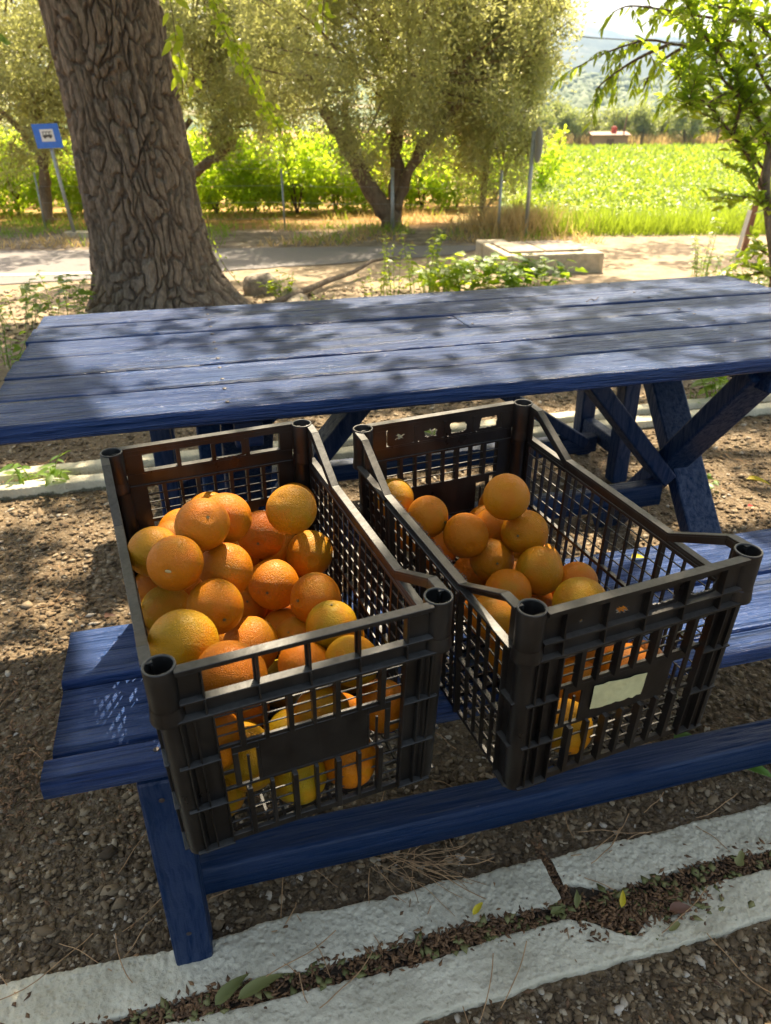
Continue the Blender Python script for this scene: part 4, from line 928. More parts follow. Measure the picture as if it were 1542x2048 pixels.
tk = MB(); tk.lathe([(0, 1.45), (.26, 1.45), (.28, 1.5), (.28, 1.95), (.22, 2.05), (.08, 2.08), (.08, 2.14), (0, 2.14)], 14, (.45, 0, 0)); tag(mesh_np('water_tank', np.array(tk.V)+np.array([hp[0], 84, hz]), tk.F, M['redpaint']), 'small red tank on top of the distant hut', 'tank')
for X_, Yt, s_ in ((1237, 240, 'leaning wooden pole beside the distant hut'), (1424, 245, 'thin wooden pole standing in the far dry grass')):
    p = aty(X_, 280, 84); MBp = MB(); MBp.tube([(0, 0, -.3), (.25, 0, 2.6), (.3, 0, 3.2)], [.09, .08, .07], 8); o = MBp.build('pole', M['wood']); o.location = (p[0], 83, hz); tag(o, s_, 'pole')

# hills
def ridge(name, dist, width, prof, mat, nz_=60, na=220, rough=.06, seed=1, amin=-75, amax=75, depth=.5):
    az = np.radians(np.linspace(amin, amax, na)); V = []
    rr = dist*(1-depth+(depth+.25)*np.linspace(0, 1, nz_)); A_, R_ = np.meshgrid(az, rr)
    H_ = np.interp(np.degrees(A_), [p[0] for p in prof], [p[1] for p in prof])
    t = (R_/dist-(1-depth))/depth; up = np.clip(t, 0, 1)**1.25; dn = np.clip((t-1)*depth/.25, 0, 1); sh = up*(1-.6*dn)
    x = R_*np.sin(A_); y = R_*np.cos(A_)
    gul = fbm(x/dist*16, y/dist*16, seed, 5)-.5
    Z_ = -2.2+H_*sh*(1+rough*6*gul*(1-np.clip(t, 0, 1)*.55))
    i = np.arange(na*nz_).reshape(nz_, na); F = np.stack([i[:-1, :-1], i[:-1, 1:], i[1:, 1:], i[1:, :-1]], -1).reshape(-1, 4)
    return mesh_np(name, np.stack([x, y, Z_], -1).reshape(-1, 3), F, mat, smooth=True, kind='structure')
ridge('wooded_hill', 900, 0, [(-80, 50), (-40, 52), (0, 54), (8, 52), (10, 49), (14.2, 38), (20, 29), (26, 30), (40, 40), (80, 45)], M['hill'], seed=3, depth=.62, rough=.05)
ridge('mountain', 2300, 0, [(-80, 150), (-40, 190), (0, 215), (10, 214), (12, 202), (14, 185), (18, 168), (23, 128), (27, 115), (40, 130), (80, 120)], M['mount'], seed=8, rough=.07, depth=.55)
ridge('mountain', 3600, 0, [(-80, 200), (-30, 260), (0, 300), (10, 330), (11.5, 348), (12.5, 354), (13.8, 338), (15.7, 302), (18.4, 290), (21, 250), (23, 225), (28, 210), (40, 220), (80, 200)], M['mount'], seed=18, rough=.035, depth=.3)
# far trees scattered on the wooded hill foot
r = np.random.default_rng(5); n = 5200; aa = np.radians(2+30*r.random(n)); dd_ = 350+560*r.random(n); x = dd_*np.sin(aa); y = dd_*np.cos(aa)
t_ = (dd_/900-.38)/.62; hz_ = np.interp(np.degrees(aa), [0, 8, 10, 14.2, 20, 26, 40], [54, 52, 49, 38, 29, 30, 40]); gul = fbm(x/900*16, y/900*16, 3, 5)-.5
z = -2.2+hz_*np.clip(t_, 0, 1)**1.25*(1+.3*gul*(1-np.clip(t_, 0, 1)*.55)); m = fbm(x/60, y/60, 9) > .40
x, y, z = x[m], y[m], z[m]
scatter_blobs('wood', np.stack([x, y, z+2], -1), 3.2+3*r.random(len(x)), .95, leafmat('far_wood', (.06, .10, .03), (.13, .17, .06), (.2, .28, .06), .2, .8), .6, 1.1, 6, kind='stuff', label='dark hazy trees scattered over the foot of the hill', cat='trees')

# ------------------------------------------------------------------ signs, posts, wire, well
sg = gp(152, 472); sgn = empty('bus_stop_sign', tuple(sg), label='square blue bus stop sign on a leaning grey pole across the road', cat='sign')
tp = aty(98, 288, sg[1]-.1)-sg; MB().tube([(0, 0, -.1), tuple(tp*.5), tuple(tp+np.array([0, 0, .2]))], .022, 12).build('pole', M['steel'], sgn, smooth=True)
# panel frame: centre px (95,272), about 52 x 46 px, slightly turned
pc = aty(95, 272, sg[1]-.14)-sg; w2, h2 = .154, .128
tl = .10
Ru = np.array([math.cos(tl), 0, math.sin(tl)*.25]); Rv = np.array([-math.sin(tl)*.9, -.02, 1.]); 
def panel(mat, name, a, b, c, d, yo, th=.004):
    V = []
    for yy_ in (yo-th, yo):
        for (s_, t_2) in ((a, c), (b, c), (b, d), (a, d)): V.append(pc+Ru*s_*w2+Rv*t_2*h2+np.array([0, yy_, 0]))
    return mesh_np(name, V, [[0, 1, 2, 3], [7, 6, 5, 4], [0, 4, 5, 1], [1, 5, 6, 2], [2, 6, 7, 3], [3, 7, 4, 0]], mat, sgn)
panel(M['signblue'], 'panel', -1, 1, -1, 1, 0.); panel(M['signwhite'], 'white_field', -.48, .52, -.45, .55, -.0045, .002)
bus = panel(M['signdark'], 'bus_pictogram', -.33, .37, -.10, .10, -.0075, .0015)
panel(M['signwhite'], 'bus_window', -.29, .33, .11, .30, -.0075, .0014)
for s_ in (-.27, -.04, .19): panel(M['signdark'], 'window_post', s_-.03, s_+.03, .10, .31, -.0090, .0012)
panel(M['signdark'], 'bus_roof', -.33, .37, .30, .36, -.0078, .0013)
for s_ in (-.20, .22): panel(M['signdark'], 'wheel', s_-.07, s_+.07, -.20, -.09, -.0078, .0014)
MB().box(-.12, .5, -.1, .12, -.02, .05).build('foot', M['concrete'], sgn)
pl = [(785, 462, 336, 'pale steel fence post right in front of the forked olive trunk', .024), (570, 457, 338, 'thin steel fence post among the bright bushes left of the fork', .013), (996, 470, 342, 'thin steel fence post at the corner near the slender olive', .017), (91, 457, 345, 'thin leaning fence post between the brown trunk and signpost', .012)]
for X_, Yb, Yt, s_, rr_ in pl:
    p = at(X_, Yb, 0.); t_ = aty(X_, Yt, p[1]); h_ = t_[2]; e = empty('fence_post', tuple(p), label=s_, cat='post', group='steel fence posts across the road')
    V0 = MB().tube([(0, 0, -.1), (0, 0, h_)], rr_, 10); V0.build('tube', M['steel'], e, smooth=True)
    MB().lathe([(rr_*1.15, h_-.01), (rr_*1.15, h_+.004), (0, h_+.008)], 10).build('cap', M['steel'], e)
p = at(996, 470, 0.); q = aty(972, 420, p[1]); 
# wire mesh of the fence
pA, pB, pC = at(91, 457, 0.), at(570, 457, 0.), at(785, 462, 0.); pD = at(996, 470, 0.)
m = MB()
for a, b in ((pA, pB), (pB, pC), (pC, pD)):
    for h_ in (.12, .32, .52, .72, .82): m.tube([a+[0, .02, h_], (a+b)/2+[0, .02, h_-.012], b+[0, .02, h_]], .0016, 4, False)
tag(m.build('fence_wire', M['steel']), 'thin slack wires strung between the fence posts', 'fence wire')
# traffic sign seen from behind / edge-on at the field corner
p = at(1051, 473, 0.); e = empty('road_sign', tuple(p), label='grey road sign seen almost edge-on at the field corner', cat='sign')
t_ = aty(1068, 262, p[1])-p; MB().tube([(0, 0, -.1), tuple(t_)], .024, 12).build('pole', M['steel'], e, smooth=True)
m = MB(); c_ = aty(1071, 290, p[1])-p; dn = unit(np.array([-.99, -.07, 0.])); sx = np.array([-dn[1], dn[0], 0]); V = []
for k in (-.004, .004):
    for a in np.linspace(0, 2*math.pi, 24, endpoint=False): V.append(c_+sx*math.cos(a)*.19+np.array([0, 0, 1])*math.sin(a)*.19+dn*k+np.array([.03, 0, 0]))
m.add(V, [list(range(24))[::-1], list(range(24, 48))]+[[i_, (i_+1) % 24, 24+(i_+1) % 24, 24+i_] for i_ in range(24)]); m.build('disc', M['signback'], e)
# well box
well = empty('well_box', (1.10, 6.99, 0), R(8.5), label='low cream concrete well box with slab lids beside the field', cat='well')
m = MB(); m.box(0, .93, 0, .80, -.1, .165); m.build('wall', M['concrete'], well, bevel=.014)
m = MB(); m.box(-.013, .28, .805, 1.02, -.1, .17); m.build('wall', M['concrete'], well, bevel=.014)
for x0, x1, y0, y1 in ((.07, .40, .12, .74), (.415, .78, .13, .75)): MB().box(x0, x1, y0, y1, .1655, .182).build('slab', M['lid'], well, bevel=.005)
# power line and hanging twigs
a, b = aty(1040, 60, 60), aty(1330, 84, 60); mid = (a+b)/2-[0, 0, .1]
m = MB(); m.tube([a+(a-b)*2+[0, 0, 1.5], a, mid, b, b+(b-a)*2+[0, 0, .8]], .035, 6, False); tag(m.build('power_line', M['cable']), 'thin overhead cable crossing in front of the mountain', 'cable')

# ------------------------------------------------------------------ rocks, dead branch, mound
def rock(p, s, seed, label, name='rock', mat=None, cat='rock', **k):
    bm = bmesh.new(); bmesh.ops.create_icosphere(bm, subdivisions=4, radius=1)
    V = np.array([v.co[:] for v in bm.verts]); F = [[v.index for v in f.verts] for f in bm.faces]; bm.free()
    f1_, f2_, i2 = voro(V[:, 0]*1.5+seed, V[:, 1]*1.5+V[:, 2], seed); V = V*(1+.25*(fbm(V[:, 0]*1.3+seed, V[:, 1]*1.3+V[:, 2]*1.7, seed)-.5)[:, None]*2-.10*f1_[:, None]); V = np.clip(V, -.82, .82)
    V = V*np.array(s); o = mesh_np(name, V, F, mat or M['stone'], smooth=False, label=label, cat=cat, **k); o.location = p; o.rotation_euler = (0, .15, seed); return o
rock(at(525, 585, 0)+[0, 0, .02], (.17, .12, .16), 3, 'rough pale rock beside the right foot of the big trunk')
rock(at(590, 603, 0)+[0, 0, .0], (.30, .12, .06), 5, 'flat slab of rock behind the table near the big trunk')
rock((4.6, 7.3, -.12), (1.5, .9, .42), 8, 'sandy mound of earth at the right edge behind the table', 'mound', M['sand'], 'mound')
P = [at(530, 612, .03), at(600, 585, .05), at(660, 560, .05), at(705, 545, .07), at(745, 522, .1), at(800, 512, .12)]
tag(MB().tube(P, [.02, .026, .024, .02, .015, .008], 9).build('fallen_branch', M['bark'], smooth=True), 'long bent dead branch lying on the sand behind the table', 'branch')
m = MB(); s1 = aty(1490, 480, 8.2); s2 = aty(1532, 330, 8.0); m.bar(s1-[0, 0, .3], s2, .05, .05); tag(m.build('stake', M['wood']), 'leaning reddish brown wooden stake by the right edge', 'stake')
m = MB(); s1 = aty(1478, 478, 7.9); s2 = aty(1500, 420, 7.9); m.bar(s1-[0, 0, .2], s2, .03, .03); tag(m.build('stake', M['signwhite']), 'short pale marker stake left of the brown one', 'stake')

# ------------------------------------------------------------------ near shrub and hanging branch at the right edge
LN = one_leaf(M['leafnear'], .34, .22, .16, 0, 1); LN2 = one_leaf(M['leafnear'], .40, .15, .05, 0, 2)
def catm(pts, k=6):
    q = []; m = len(pts)
    for i_ in range(m-1):
        a = pts[max(i_-1, 0)]; b = pts[i_]; c = pts[i_+1]; d = pts[min(i_+2, m-1)]
        for t in np.linspace(0, 1, k, endpoint=False): q.append(.5*((2*b)+(-a+c)*t+(2*a-5*b+4*c-d)*t*t+(-a+3*b-3*c+d)*t**3))
    q.append(pts[-1]); return q
def leafy(root, loc, branches, mats, nmax, seed, Lr=(.06, .095), side=.14, pin=False, dens=26, matname='leafnear', wd=.34, stuffname='foliage', rad=(.012, .003), cnt=[0], dy=.25):
    """branches: polylines of points. Side twigs carrying alternate leaves grow from them."""
    r = np.random.default_rng(seed); recs = []; 
    for bi, pts in enumerate(branches):
        q = catm([np.array(p) for p in pts]); MB().tube([p-loc for p in q], list(np.linspace(rad[0], rad[1], len(q))), 7).build('branch', M['twig'], root, smooth=True)
        seg = np.linalg.norm(np.diff(np.array(q), axis=0), axis=1); Lt = seg.sum(); cum = np.r_[0, seg.cumsum()]; qa = np.array(q)
        tw = MB(); nt_ = int(Lt*dens*.35)+1
        lines = [(qa, 1.)]
        for k in range(nt_):
            s_ = Lt*(.12+.88*r.random()); p = np.array([np.interp(s_, cum, qa[:, c]) for c in range(3)]); j_ = min(np.searchsorted(cum, s_), len(qa)-1); d = unit(qa[j_]-qa[j_-1])
            v = unit(d*.7+r.normal(size=3)*[.6, .6, .55]+([0, 0, -.5] if pin else [0, 0, .15])); ln = side*(.5+r.random())
            e = [p+v*ln*t+np.array([0, 0, -.35 if pin else .05])*ln*t*t for t in (0, .33, .66, 1)]
            tw.tube([a-loc for a in e], [.0028, .0022, .0017, .001], 5, False); lines.append((np.array(e), .9))
        tw.build('twigs', M['twig'], root, kind='stuff')
        for ln_, f_ in lines:
            sg = np.linalg.norm(np.diff(ln_, axis=0), axis=1); cu = np.r_[0, sg.cumsum()]; n_ = max(2, int(cu[-1]*dens*1.6)) if len(ln_) == 4 else int(cu[-1]*dens*.5)
            for k in range(n_):
                s_ = cu[-1]*(k+.6)/n_; p = np.array([np.interp(s_, cu, ln_[:, c]) for c in range(3)]); j_ = min(max(np.searchsorted(cu, s_), 1), len(ln_)-1); d = unit(ln_[j_]-ln_[j_-1])
                sd = unit(np.cross(d, [0, 0, 1.])+1e-6)*(1 if k % 2 else -1)
                a = unit(d*.6+sd*.8+r.normal(size=3)*.3+([0, 0, -.75] if pin else [0, 0, .1])); nn = unit(np.array([0, -.2, 1.])+r.normal(size=3)*.45)
                recs.append((p, a, nn, Lr[0]+(Lr[1]-Lr[0])*r.random()))
    idx = r.permutation(len(recs)); me = one_leaf(M[matname], wd, .22, .16, 0, 1)
    for i_ in idx[:nmax]: p, a, nn, L = recs[i_]; leaf_part(root, me, p-loc, a, nn, L)
    rest = [recs[i_] for i_ in idx[nmax:]]
    if rest: leaves(stuffname, [q[0]-loc for q in rest], [q[1] for q in rest], [q[2] for q in rest], np.array([q[3] for q in rest]), np.array([q[3]*wd for q in rest]), M[matname], root, 'leaf', .16, seed, kind='stuff')
def PX(l, y, dy=0): return [aty(X_, Y_, y+dy*i_/max(1, len(l)-1)) for i_, (X_, Y_) in enumerate(l)]
loc = aty(1545, 600, 5.0); loc[2] = 0
shrub = empty('shrub', tuple(loc), label='dark glossy-leaved shrub rising along the right edge behind the table', cat='shrub')
MB().tube([np.array(p)-loc for p in catm([np.array([loc[0], 5.0, -.05])]+PX([(1550, 560), (1540, 450), (1532, 370), (1540, 290), (1556, 150), (1560, -30)], 5.0))], list(np.linspace(.035, .018, 37)), 9).build('trunk', M['bark'], shrub, smooth=True)
leafy(shrub, loc, [PX([(1535, 400), (1500, 320), (1465, 270), (1420, 215), (1380, 180), (1350, 140)], 5.0, -.3), PX([(1540, 290), (1500, 200), (1450, 120), (1400, 60), (1365, -10)], 5.0, -.4), PX([(1550, 200), (1510, 120), (1495, 30), (1480, -40)], 5., .2), PX([(1550, 250), (1580, 160), (1560, 60)], 5., -.2),
     PX([(1465, 270), (1480, 200), (1440, 150), (1430, 90)], 4.9, -.2), PX([(1540, 300), (1510, 270), (1490, 230), (1440, 195), (1400, 140)], 5.1, .2), PX([(1545, 430), (1510, 395), (1475, 400)], 5., -.1), PX([(1548, 560), (1520, 545), (1480, 560)], 5., -.1), PX([(1548, 520), (1520, 500), (1500, 520)], 5.1, .1), PX([(1500, 200), (1450, 190), (1400, 215), (1372, 205)], 4.9, -.2), PX([(1545, 350), (1520, 330), (1510, 300)], 5.1, -.1), PX([(1560, 100), (1500, 30), (1420, 10)], 4.9, -.2)],
     None, 290, 61, (.05, .09), .19, False, 58, wd=.42)
loc2 = aty(1700, 300, 5.6); loc2[2] = 0
hang = empty('ash_tree', tuple(loc2), label='tree beyond the right edge whose branches of drooping pointed leaves hang into the picture', cat='tree')
MB().tube([np.array([0, 0, -.05]), np.array([.05, 0, 1.2]), np.array([-.05, 0, 2.6]), np.array([.1, .1, 4.2])], [.09, .075, .06, .035], 10).build('trunk', M['bark'], hang, smooth=True)
jn = loc2+np.array([0, 0, 1.9])
leafy(hang, loc2, [[jn]+PX([(1542, 110), (1440, 75), (1360, 90), (1300, 80), (1240, 95), (1190, 115), (1155, 135)], 5.5, -.2), PX([(1340, 88), (1280, 115), (1225, 150), (1190, 180)], 5.4, -.1), PX([(1400, 80), (1340, 110), (1300, 150), (1285, 185)], 5.5, .1),
     [jn]+PX([(1500, 40), (1420, 35), (1330, 20), (1260, 12), (1225, 25)], 5.6, -.2), PX([(1420, 78), (1370, 110), (1350, 160), (1335, 190)], 5.3, .1), PX([(1290, 85), (1255, 100), (1240, 120)], 5.4, .1), PX([(1480, 50), (1400, -10), (1300, -30)], 5.7, .1)],
     None, 290, 63, (.055, .085), .13, True, 34, wd=.33)

# ------------------------------------------------------------------ vines hanging by the trunk
def vine_strand(pts, y, n, L, seed, label, mat='vine', wd=.55, spread=.03, lobes=0):
    loc = aty(*pts[0], y); e = empty('vine', tuple(loc), label=label, cat='vine'); q = catm([p for p in PX(pts, y, -.1)])
    MB().tube([p-loc for p in q], .0022, 5, False).build('stem', M['twig'], e)
    r = np.random.default_rng(seed); qa = np.array(q); me = one_leaf(M[mat], wd, .18, .2, lobes, seed % 3)
    for i_ in range(n):
        t = r.random()*(len(qa)-1); a = int(t); p = qa[a]*(1-t+a)+qa[min(a+1, len(qa)-1)]*(t-a)+r.normal(size=3)*spread
        leaf_part(e, me, p-loc, unit(r.normal(size=3)*.7+[0, 0, -.8]), unit(r.normal(size=3)*.5+[0, -1, .4]), L*(.7+.6*r.random()))
vine_strand([(425, -30), (438, 30), (462, 85), (490, 130), (515, 180), (540, 225), (562, 262), (580, 300)], 4.3, 230, .036, 3, 'yellow-green vine strand hanging slantwise right of the big trunk', spread=.022)
vine_strand([(335, -30), (345, 30), (352, 80), (362, 130), (366, 190)], 4.7, 26, .085, 5, 'large bright leaves hanging at the right side of the big trunk', wd=.42, spread=.035)
vine_strand([(650, -40), (648, -5), (645, 30), (648, 55)], 4.4, 16, .055, 8, 'small hanging tuft of yellow-green leaves against the forked olive', spread=.04)
vine_strand([(-14, 20), (-10, 50), (-4, 78)], 4.4, 3, .07, 9, 'single green leaf tip at the left edge of the picture', 'weed', spread=.01)
vine_strand([(412, 430), (425, 480), (448, 530), (482, 572)], 5.55, 34, .022, 11, 'thin dark vine stem climbing down at the foot of the big trunk', 'leafnear', spread=.012)
m = MB()
for X_ in (1078, 1092, 1118, 1128, 1100): m.tube(catm([aty(X_-20, -40, 6), aty(X_-2, 0, 6), aty(X_+3, 14, 6), aty(X_+1+(X_ % 5), 24, 6)]), .0022, 5, False)
tag(m.build('hanging_twigs', M['twig']), 'thin bare twig ends dangling from above into the pale sky', 'twigs')

# ------------------------------------------------------------------ weeds and low plants
def plant(p, h, nst, nl, L, wd, mat, seed, label, spread=.12, lean=.35, lobes=0, name='weed', cat='weed', stems=True, fl=.25):
    e = empty(name, tuple(p), label=label, cat=cat); r = np.random.default_rng(seed); me = one_leaf(M[mat], wd, .2, .22, lobes, seed % 3); m = MB()
    for s_ in range(nst):
        a = r.random()*6.28; b = np.array([math.cos(a), math.sin(a), 0])*spread*r.random()**.5; tip = b+np.array([math.cos(a), math.sin(a), 0])*lean*h*r.random()+[0, 0, h*(.55+.45*r.random())]
        pts = catm([b-[0, 0, .01], b*.5+tip*.5+[0, 0, h*.08], tip]); m.tube(pts, [.003*(1-.7*i_/len(pts)) for i_ in range(len(pts))], 5, False)
        for k in range(nl):
            t = fl+(1-fl)*(k+r.random())/nl; p_ = pts[min(int(t*(len(pts)-1)), len(pts)-1)]; aa = k*2.4+r.random()
            leaf_part(e, me, p_+r.normal(size=3)*.004, np.array([math.cos(aa), math.sin(aa), .25-.5*r.random()]), unit(np.array([0, 0, 1.])+r.normal(size=3)*.3), L*(.6+.7*r.random()))
    m.build('stems', M['weed'], e, kind='stuff' if nst > 1 else None); return e
def gat(X_, Y_): return at(X_, Y_, 0.)
plant(gat(95, 968)+[0, 0, .01], .085, 7, 5, .060, .42, 'weed', 1, 'leafy green weed with pale buds growing over the far white kerb at left', .10, .9)
plant(gat(40, 655), .34, 16, 9, .055, .6, 'weed', 2, 'green weeds left of the big trunk at the left frame edge', .25, .5)
plant(gat(130, 645), .38, 10, 9, .075, .7, 'weed', 3, 'broad-leaved weed close to the left foot of the big trunk', .18, .4, 1)
plant(gat(-20, 745), .24, 10, 7, .05, .6, 'weed', 4, 'low green weed at the left frame edge beside the table corner', .2, .6)
plant(gat(790, 600), .58, 5, 16, .045, .45, 'vine', 5, 'tall thin pale-green weed behind the middle of the table', .08, .2)
plant(gat(845, 602), .60, 9, 20, .050, .5, 'vine', 6, 'bushy feathery light green weed behind the table, tallest of its patch', .10, .25)
plant(gat(760, 606), .36, 8, 12, .045, .5, 'vine', 7, 'small light green weed left of the tall thin one', .12, .4)
plant(gat(570, 600), .24, 8, 7, .065, .7, 'vine', 8, 'small bright leafy weed beside the rock at the trunk', .07, .6, 1)
plant(gat(630, 615), .12, 6, 4, .028, .5, 'vine', 9, 'tiny pale weed on the sand behind the table edge', .10, .6)
for i_, (X_, Y_, h_, s_) in enumerate(((880, 590, .27, 'nearest the tall feathery weed'), (940, 586, .30, 'second from the feathery weed'), (1000, 582, .28, 'in front of the well box left part'), (1055, 578, .27, 'in front of the well box middle'))):
    plant(gat(X_, Y_), h_, 18, 6, .095, .85, 'vine' if i_ < 2 else 'weed', 20+i_, 'low vine with lobed leaves behind the table, '+s_, .20, .7, 1.5, 'vine_plant', 'vine')
plant(gat(1095, 585), .34, 2, 5, .075, .8, 'weed', 31, 'single upright vine shoot with dark leaves in front of the well box', .03, .2, 1)
plant(gat(1400, 560), .56, 6, 22, .045, .4, 'leafnear', 33, 'young upright plant with small dark leaves on the sand at right', .05, .15)
plant(gat(1405, 562), .26, 10, 12, .05, .4, 'weed', 34, 'leafy base shoots around the young upright plant', .10, .4)
plant(gat(1480, 610), .34, 16, 10, .06, .5, 'weed', 35, 'dark green weeds behind the far right corner of the table', .18, .5)
plant(gat(1530, 640), .40, 16, 10, .06, .5, 'leafnear', 36, 'dense weeds at the right edge below the shrub', .2, .5)
plant(gat(1392, 970), .045, 6, 4, .035, .5, 'weed', 37, 'small green weed on the ground right of the crossed table leg', .03, 1.2)
plant(gat(1450, 800), .22, 5, 5, .085, .7, 'weed', 38, 'large-leaved weed behind the far kerb at right, under the table diagonal', .15, .6, 1)
plant(gat(850, 880), .14, 4, 4, .045, .6, 'weed', 39, 'green weed behind the right crate by the far kerb', .08, .8)
plant(gat(1385, 805), .06, 4, 3, .03, .5, 'weed', 40, 'tiny weed sprout between the far kerbs at right', .05, 1.)
plant(gat(1235, 860), .05, 3, 3, .035, .6, 'yleaf', 41, 'small yellowish weed seen between the far bench legs', .03, 1.)

# ------------------------------------------------------------------ litter
OV = np.array([(1, 0, 0), (-1, 0, 0), (0, 1, 0), (0, -1, 0), (0, 0, 1), (0, 0, -1)], float); OF = np.array([(0, 2, 4), (2, 1, 4), (1, 3, 4), (3, 0, 4), (2, 0, 5), (1, 2, 5), (3, 1, 5), (0, 3, 5)])
BV = np.array([(1, 0, 0), (.5, .8, .1), (.5, -.7, .3), (.4, .1, .8), (-.5, .75, 0), (-.5, -.8, .2), (-.45, 0, .9), (-1, .1, .1), (0, .3, -.7)]); 
def litter(name, spec, size, mat, label, seed, sq=.45, el=2.6, kind='stuff', z0=.006):
    r = np.random.default_rng(seed); Ps = []
    for (n, u, w_, su, sw, hz_) in spec:
        uu = u+(su*(r.random(n)*2-1) if su > .3 else su*r.normal(size=n)); ww = w_+(sw*(r.random(n)*2-1) if su > .3 else sw*r.normal(size=n)); Ps.append(B0+uu[:, None]*UD+ww[:, None]*WD+np.stack([0*uu, 0*uu, z0+hz_*r.random(n)-(.006 if name != 'seed_litter' or seed == 3 else 0)], -1))
    P = np.concatenate(Ps); return scatter_blobs(name, P, size*(.7+.6*r.random(len(P))), sq, mat, .5, el, seed, (OV, OF), kind=kind, label=label, cat='litter')
TR = [(5200, .9, -.070, 2.3, .024, .007), (900, .90, -.105, .07, .016, .012), (500, .55, -.072, .10, .014, .010), (300, .18, -.068, .05, .013, .008), (260, .93, -.135, .05, .010, .006), (200, .785, -.02, .006, .05, .004), (250, 1.2, -.075, .1, .02, .006)]
litter('seed_litter', TR, .0027, M['seed'], 'brown seed husks and leaf crumbs filling the trench between the white kerbs', 3)
YL = [(420, -.19, .52, .10, .10, .003), (160, -.25, .42, .06, .06, .002), (160, .1, .55, .22, .08, .002), (150, -.16, .78, .10, .10, .002), (120, 0., 1.1, .3, .25, .001), (160, .15, .35, .10, .05, .002), (260, .8, .4, 1.2, .5, .001), (150, .4, -.3, .8, .12, .001), (420, 1., 1.3, 2., .5, .002), (500, 1., 2.08, 2.4, .03, .006)]
litter('seed_litter', YL, .0030, M['seed'], 'loose brown seed husks scattered over the gravel around the bench', 4)
litter('leaf_crumbs', [(520, .9, -.072, 2.2, .02, .01), (60, .95, -.12, .06, .02, .01)], .0062, M['deadleaf'], 'olive-green dry leaf fragments in the kerb trench', 8, .12, 1.7)
def dirt_fill():
    us = np.linspace(-1.6, 3.4, 500); ws = np.linspace(-.115, -.03, 9); U, W_ = np.meshgrid(us, ws)
    P = B0[None, None]+U[..., None]*UD+W_[..., None]*WD; P[..., 2] = -.004+.006*(fbm(U*30, W_*60, 3)-.5)
    i = np.arange(500*9).reshape(9, 500); F = np.stack([i[:-1, :-1], i[:-1, 1:], i[1:, 1:], i[1:, :-1]], -1).reshape(-1, 4)
    mesh_np('trench_soil', P.reshape(-1, 3), F, simple('dark_humus', (.05, .035, .02), .95, 120, .5, .006), smooth=True, kind='structure')
dirt_fill()
def curve_needle(p, a, L, bend, z=.004):
    q = []; x = np.array(p, float); x[2] = z
    for i_ in range(9): q.append(x.copy()); a += bend/8; x = x+np.array([math.cos(a), math.sin(a), 0])*L/8; x[2] = z+.004*math.sin(i_)
    return q
nd = [(gat(240, 1760), 1.2, .14, .3), (gat(190, 1880), 4.2, .16, -.5), (gat(235, 1880), 5.0, .10, .5), (gat(60, 1500), -.8, .09, .4), (gat(80, 1560), .4, .13, .3), (gat(1240, 1660), 4.0, .13, -.6), (gat(1180, 1740), .5, .10, .5), (gat(500, 1985), .45, .16, .25), (gat(600, 1960), 4.9, .05, .3),
      (gat(985, 1920), 4.6, .16, -.5), (gat(1000, 2030), .9, .12, .3), (gat(1410, 1880), 5.0, .12, .5), (gat(820, 1740), -.35, .15, -.3), (gat(780, 1720), -.6, .14, .4), (gat(740, 1750), 4.6, .07, .2), (gat(850, 1740), -.2, .13, .5), (gat(130, 1050), -.6, .14, .4), (gat(60, 1130), -.3, .18, .3), (gat(120, 1180), 5.6, .16, .6), (gat(1430, 905), -1., .16, .3), (gat(30, 1240), .9, .15, -.4), (gat(640, 2030), .6, .12, .4), (gat(1120, 1600), 4.6, .10, .3), (gat(730, 1590), 1.0, .07, .5), (gat(1320, 1880), .55, .14, .2)]
for i_, (p, a, L, b) in enumerate(nd):
    tag(MB().tube(curve_needle(p, a, L, b, .018 if p[1] < .98 else .007), .0009, 5).build('pine_needle', M['needle']), 'long thin tan pine needle lying loose on the ground', 'pine needle', 'loose pine needles')
m = MB(); r = np.random.default_rng(71)
for k in range(150):
    y_ = .65+2.3*r.random(); p = np.array([(r.random()*2-1)*(.6*y_+.35), y_, 0]); m.tube(curve_needle(p, r.random()*6.28, .05+.08*r.random(), r.normal()*.5, .006), .0007*(1+.3*y_), 4, False)
for k in range(26): m.tube(curve_needle(gat(790, 1735)+r.normal(size=3)*[.03, .012, 0], r.normal()*.5-.1, .08+.05*r.random(), r.normal()*.5, .008+.01*r.random()), .0007, 4, False)
tag(m.build('pine_straw', M['needle']), 'thin layer of fine dry needles mixed into the gravel', 'pine straw', kind='stuff')
def fallen(p, L, ang, mat, wd, label, z=.012, tilt=.2, lobes=0, seed=0, name='fallen_leaf', curl=.25):
    me = one_leaf(M[mat], wd, .75, curl, lobes, seed); p = np.array(p, float); p[2] = z
    o = leaf_part(None, me, p, (math.cos(ang), math.sin(ang), tilt), (.1, -.2, 1), L, name); return tag(o, label, 'leaf')
fallen(gat(1490, 968), .085, -.35, 'yleaf', .42, 'yellow fallen leaf on the gravel at the right edge', .02, .1)
fallen(gat(1495, 1017), .022, .2, 'redpetal', .8, 'tiny red petal on the ground just below the yellow leaf', .008, .1)
fallen(gat(432, 2018), .060, .75, 'deadleaf', .40, 'crumpled olive-green leaf in the kerb trench near the bench leg', .010, .45, 0, 1, curl=.5)
fallen(gat(478, 2010), .075, .5, 'deadleaf', .30, 'rolled-up olive-green leaf in the trench, right of the crumpled one', .016, .35, 0, 2, curl=.6)
fallen(gat(1440, 1535), .10, -.45, 'greenleaf', .5, 'large green leaf on the ground in front of the bench stretcher at right', .02, .15, 1, 0)
fallen(gat(1345, 1500), .055, .3, 'greenleaf', .7, 'fresh green leaf behind the bench stretcher under the right crate', .02, .25, 0, 1)
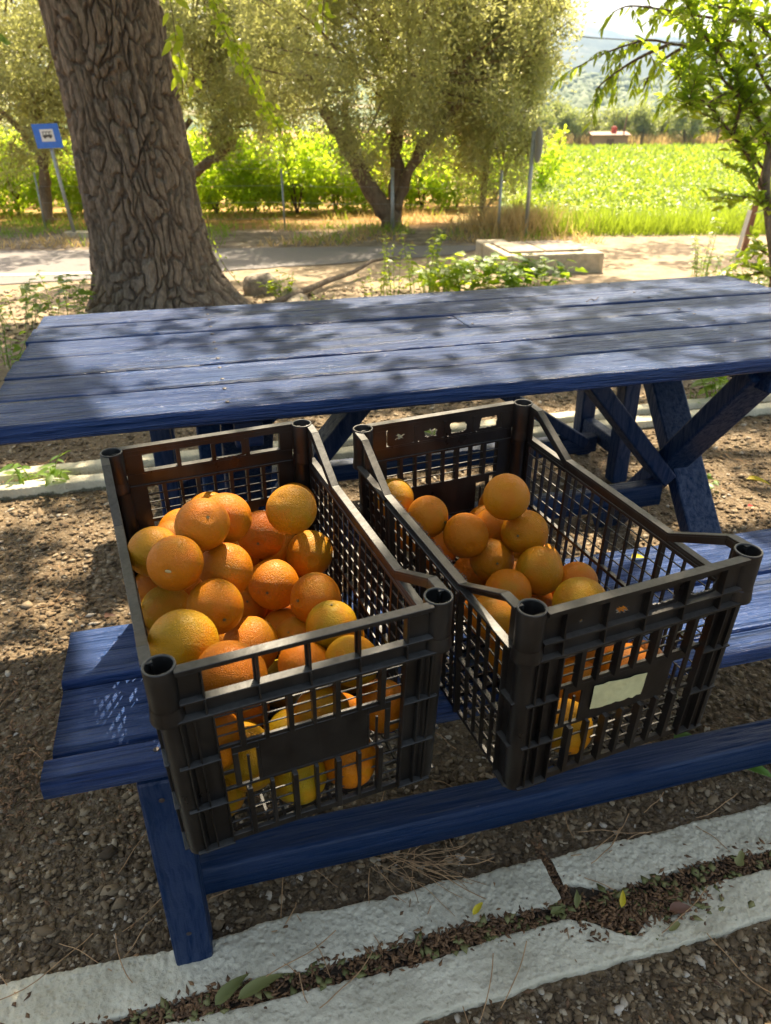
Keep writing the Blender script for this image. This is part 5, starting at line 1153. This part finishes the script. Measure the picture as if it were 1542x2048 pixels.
fallen(gat(1240, 1828), .030, 1.2, 'yleaf', .4, 'narrow yellow leaf standing in the brown husks of the trench', .018, .5)
fallen(gat(1150, 1830), .032, 1.3, 'deadleaf', .35, 'pale narrow leaf in the trench left of the yellow one', .018, .5, 0, 1)
fallen(gat(945, 1840), .030, .8, 'yleaf', .4, 'small crinkled yellow leaf at the left end of the husk heap', .014, .5, 0, 2, curl=.9)
fallen(gat(1335, 1835), .045, .1, 'brownleaf', .5, 'dark reddish brown leaf lying on the front white kerb at right', .018, .4, 0, 1, curl=.9)
fallen(gat(1335, 1872), .032, .5, 'deadleaf', .4, 'crushed small green leaf just below the dark brown one', .014, .4, 0, 2, curl=.8)
fallen(gat(1100, 1835), .035, .3, 'deadleaf', .4, 'dull green leaf buried in the husks near the kerb crack', .010, .4, 0, 0, curl=.8)
fallen(gat(1470, 1745), .035, .9, 'deadleaf', .6, 'pale curled leaf in the trench near the right edge', .018, .4, 1, 2)
fallen(gat(210, 1240), .03, .2, 'brownleaf', .8, 'reddish leaf bit on the gravel just behind the bench end', .01, .2, 1, 1)
fallen(at(1262, 1118, .458), .03, .2, 'yleaf', .6, 'small leaf on the bench inside view of the right crate', .46, .1)
# a needle on the tabletop
tag(MB().tube(curve_needle(at(1172, 606, .7605), .75, .07, .1, .7645), .0012, 5).build('twig', M['twig']), 'tiny dark twig lying on the tabletop', 'twig')

# ------------------------------------------------------------------ the air
hz = MB(); hz.add([(-4380, -380, -4.5), (4380, -380, -4.5), (4380, 4480, -4.5), (-4380, 4480, -4.5), (-4380, -380, 372), (4380, -380, 372), (4380, 4480, 372), (-4380, 4480, 372)], [[0, 3, 2, 1], [4, 5, 6, 7], [0, 1, 5, 4], [1, 2, 6, 5], [2, 3, 7, 6], [3, 0, 4, 7]])
hm = bpy.data.materials.new('air'); hm.use_nodes = True; hm.node_tree.nodes.clear(); ho = hm.node_tree.nodes.new('ShaderNodeOutputMaterial'); hv = hm.node_tree.nodes.new('ShaderNodeVolumePrincipled')
hv.inputs['Color'].default_value = (.50, .70, 1, 1); hv.inputs['Density'].default_value = .00025; hv.inputs['Anisotropy'].default_value = 0.
hm.node_tree.links.new(hv.outputs[0], ho.inputs['Volume']); tag(hz.build('haze', hm), 'pale daylight haze', 'haze', kind='stuff')
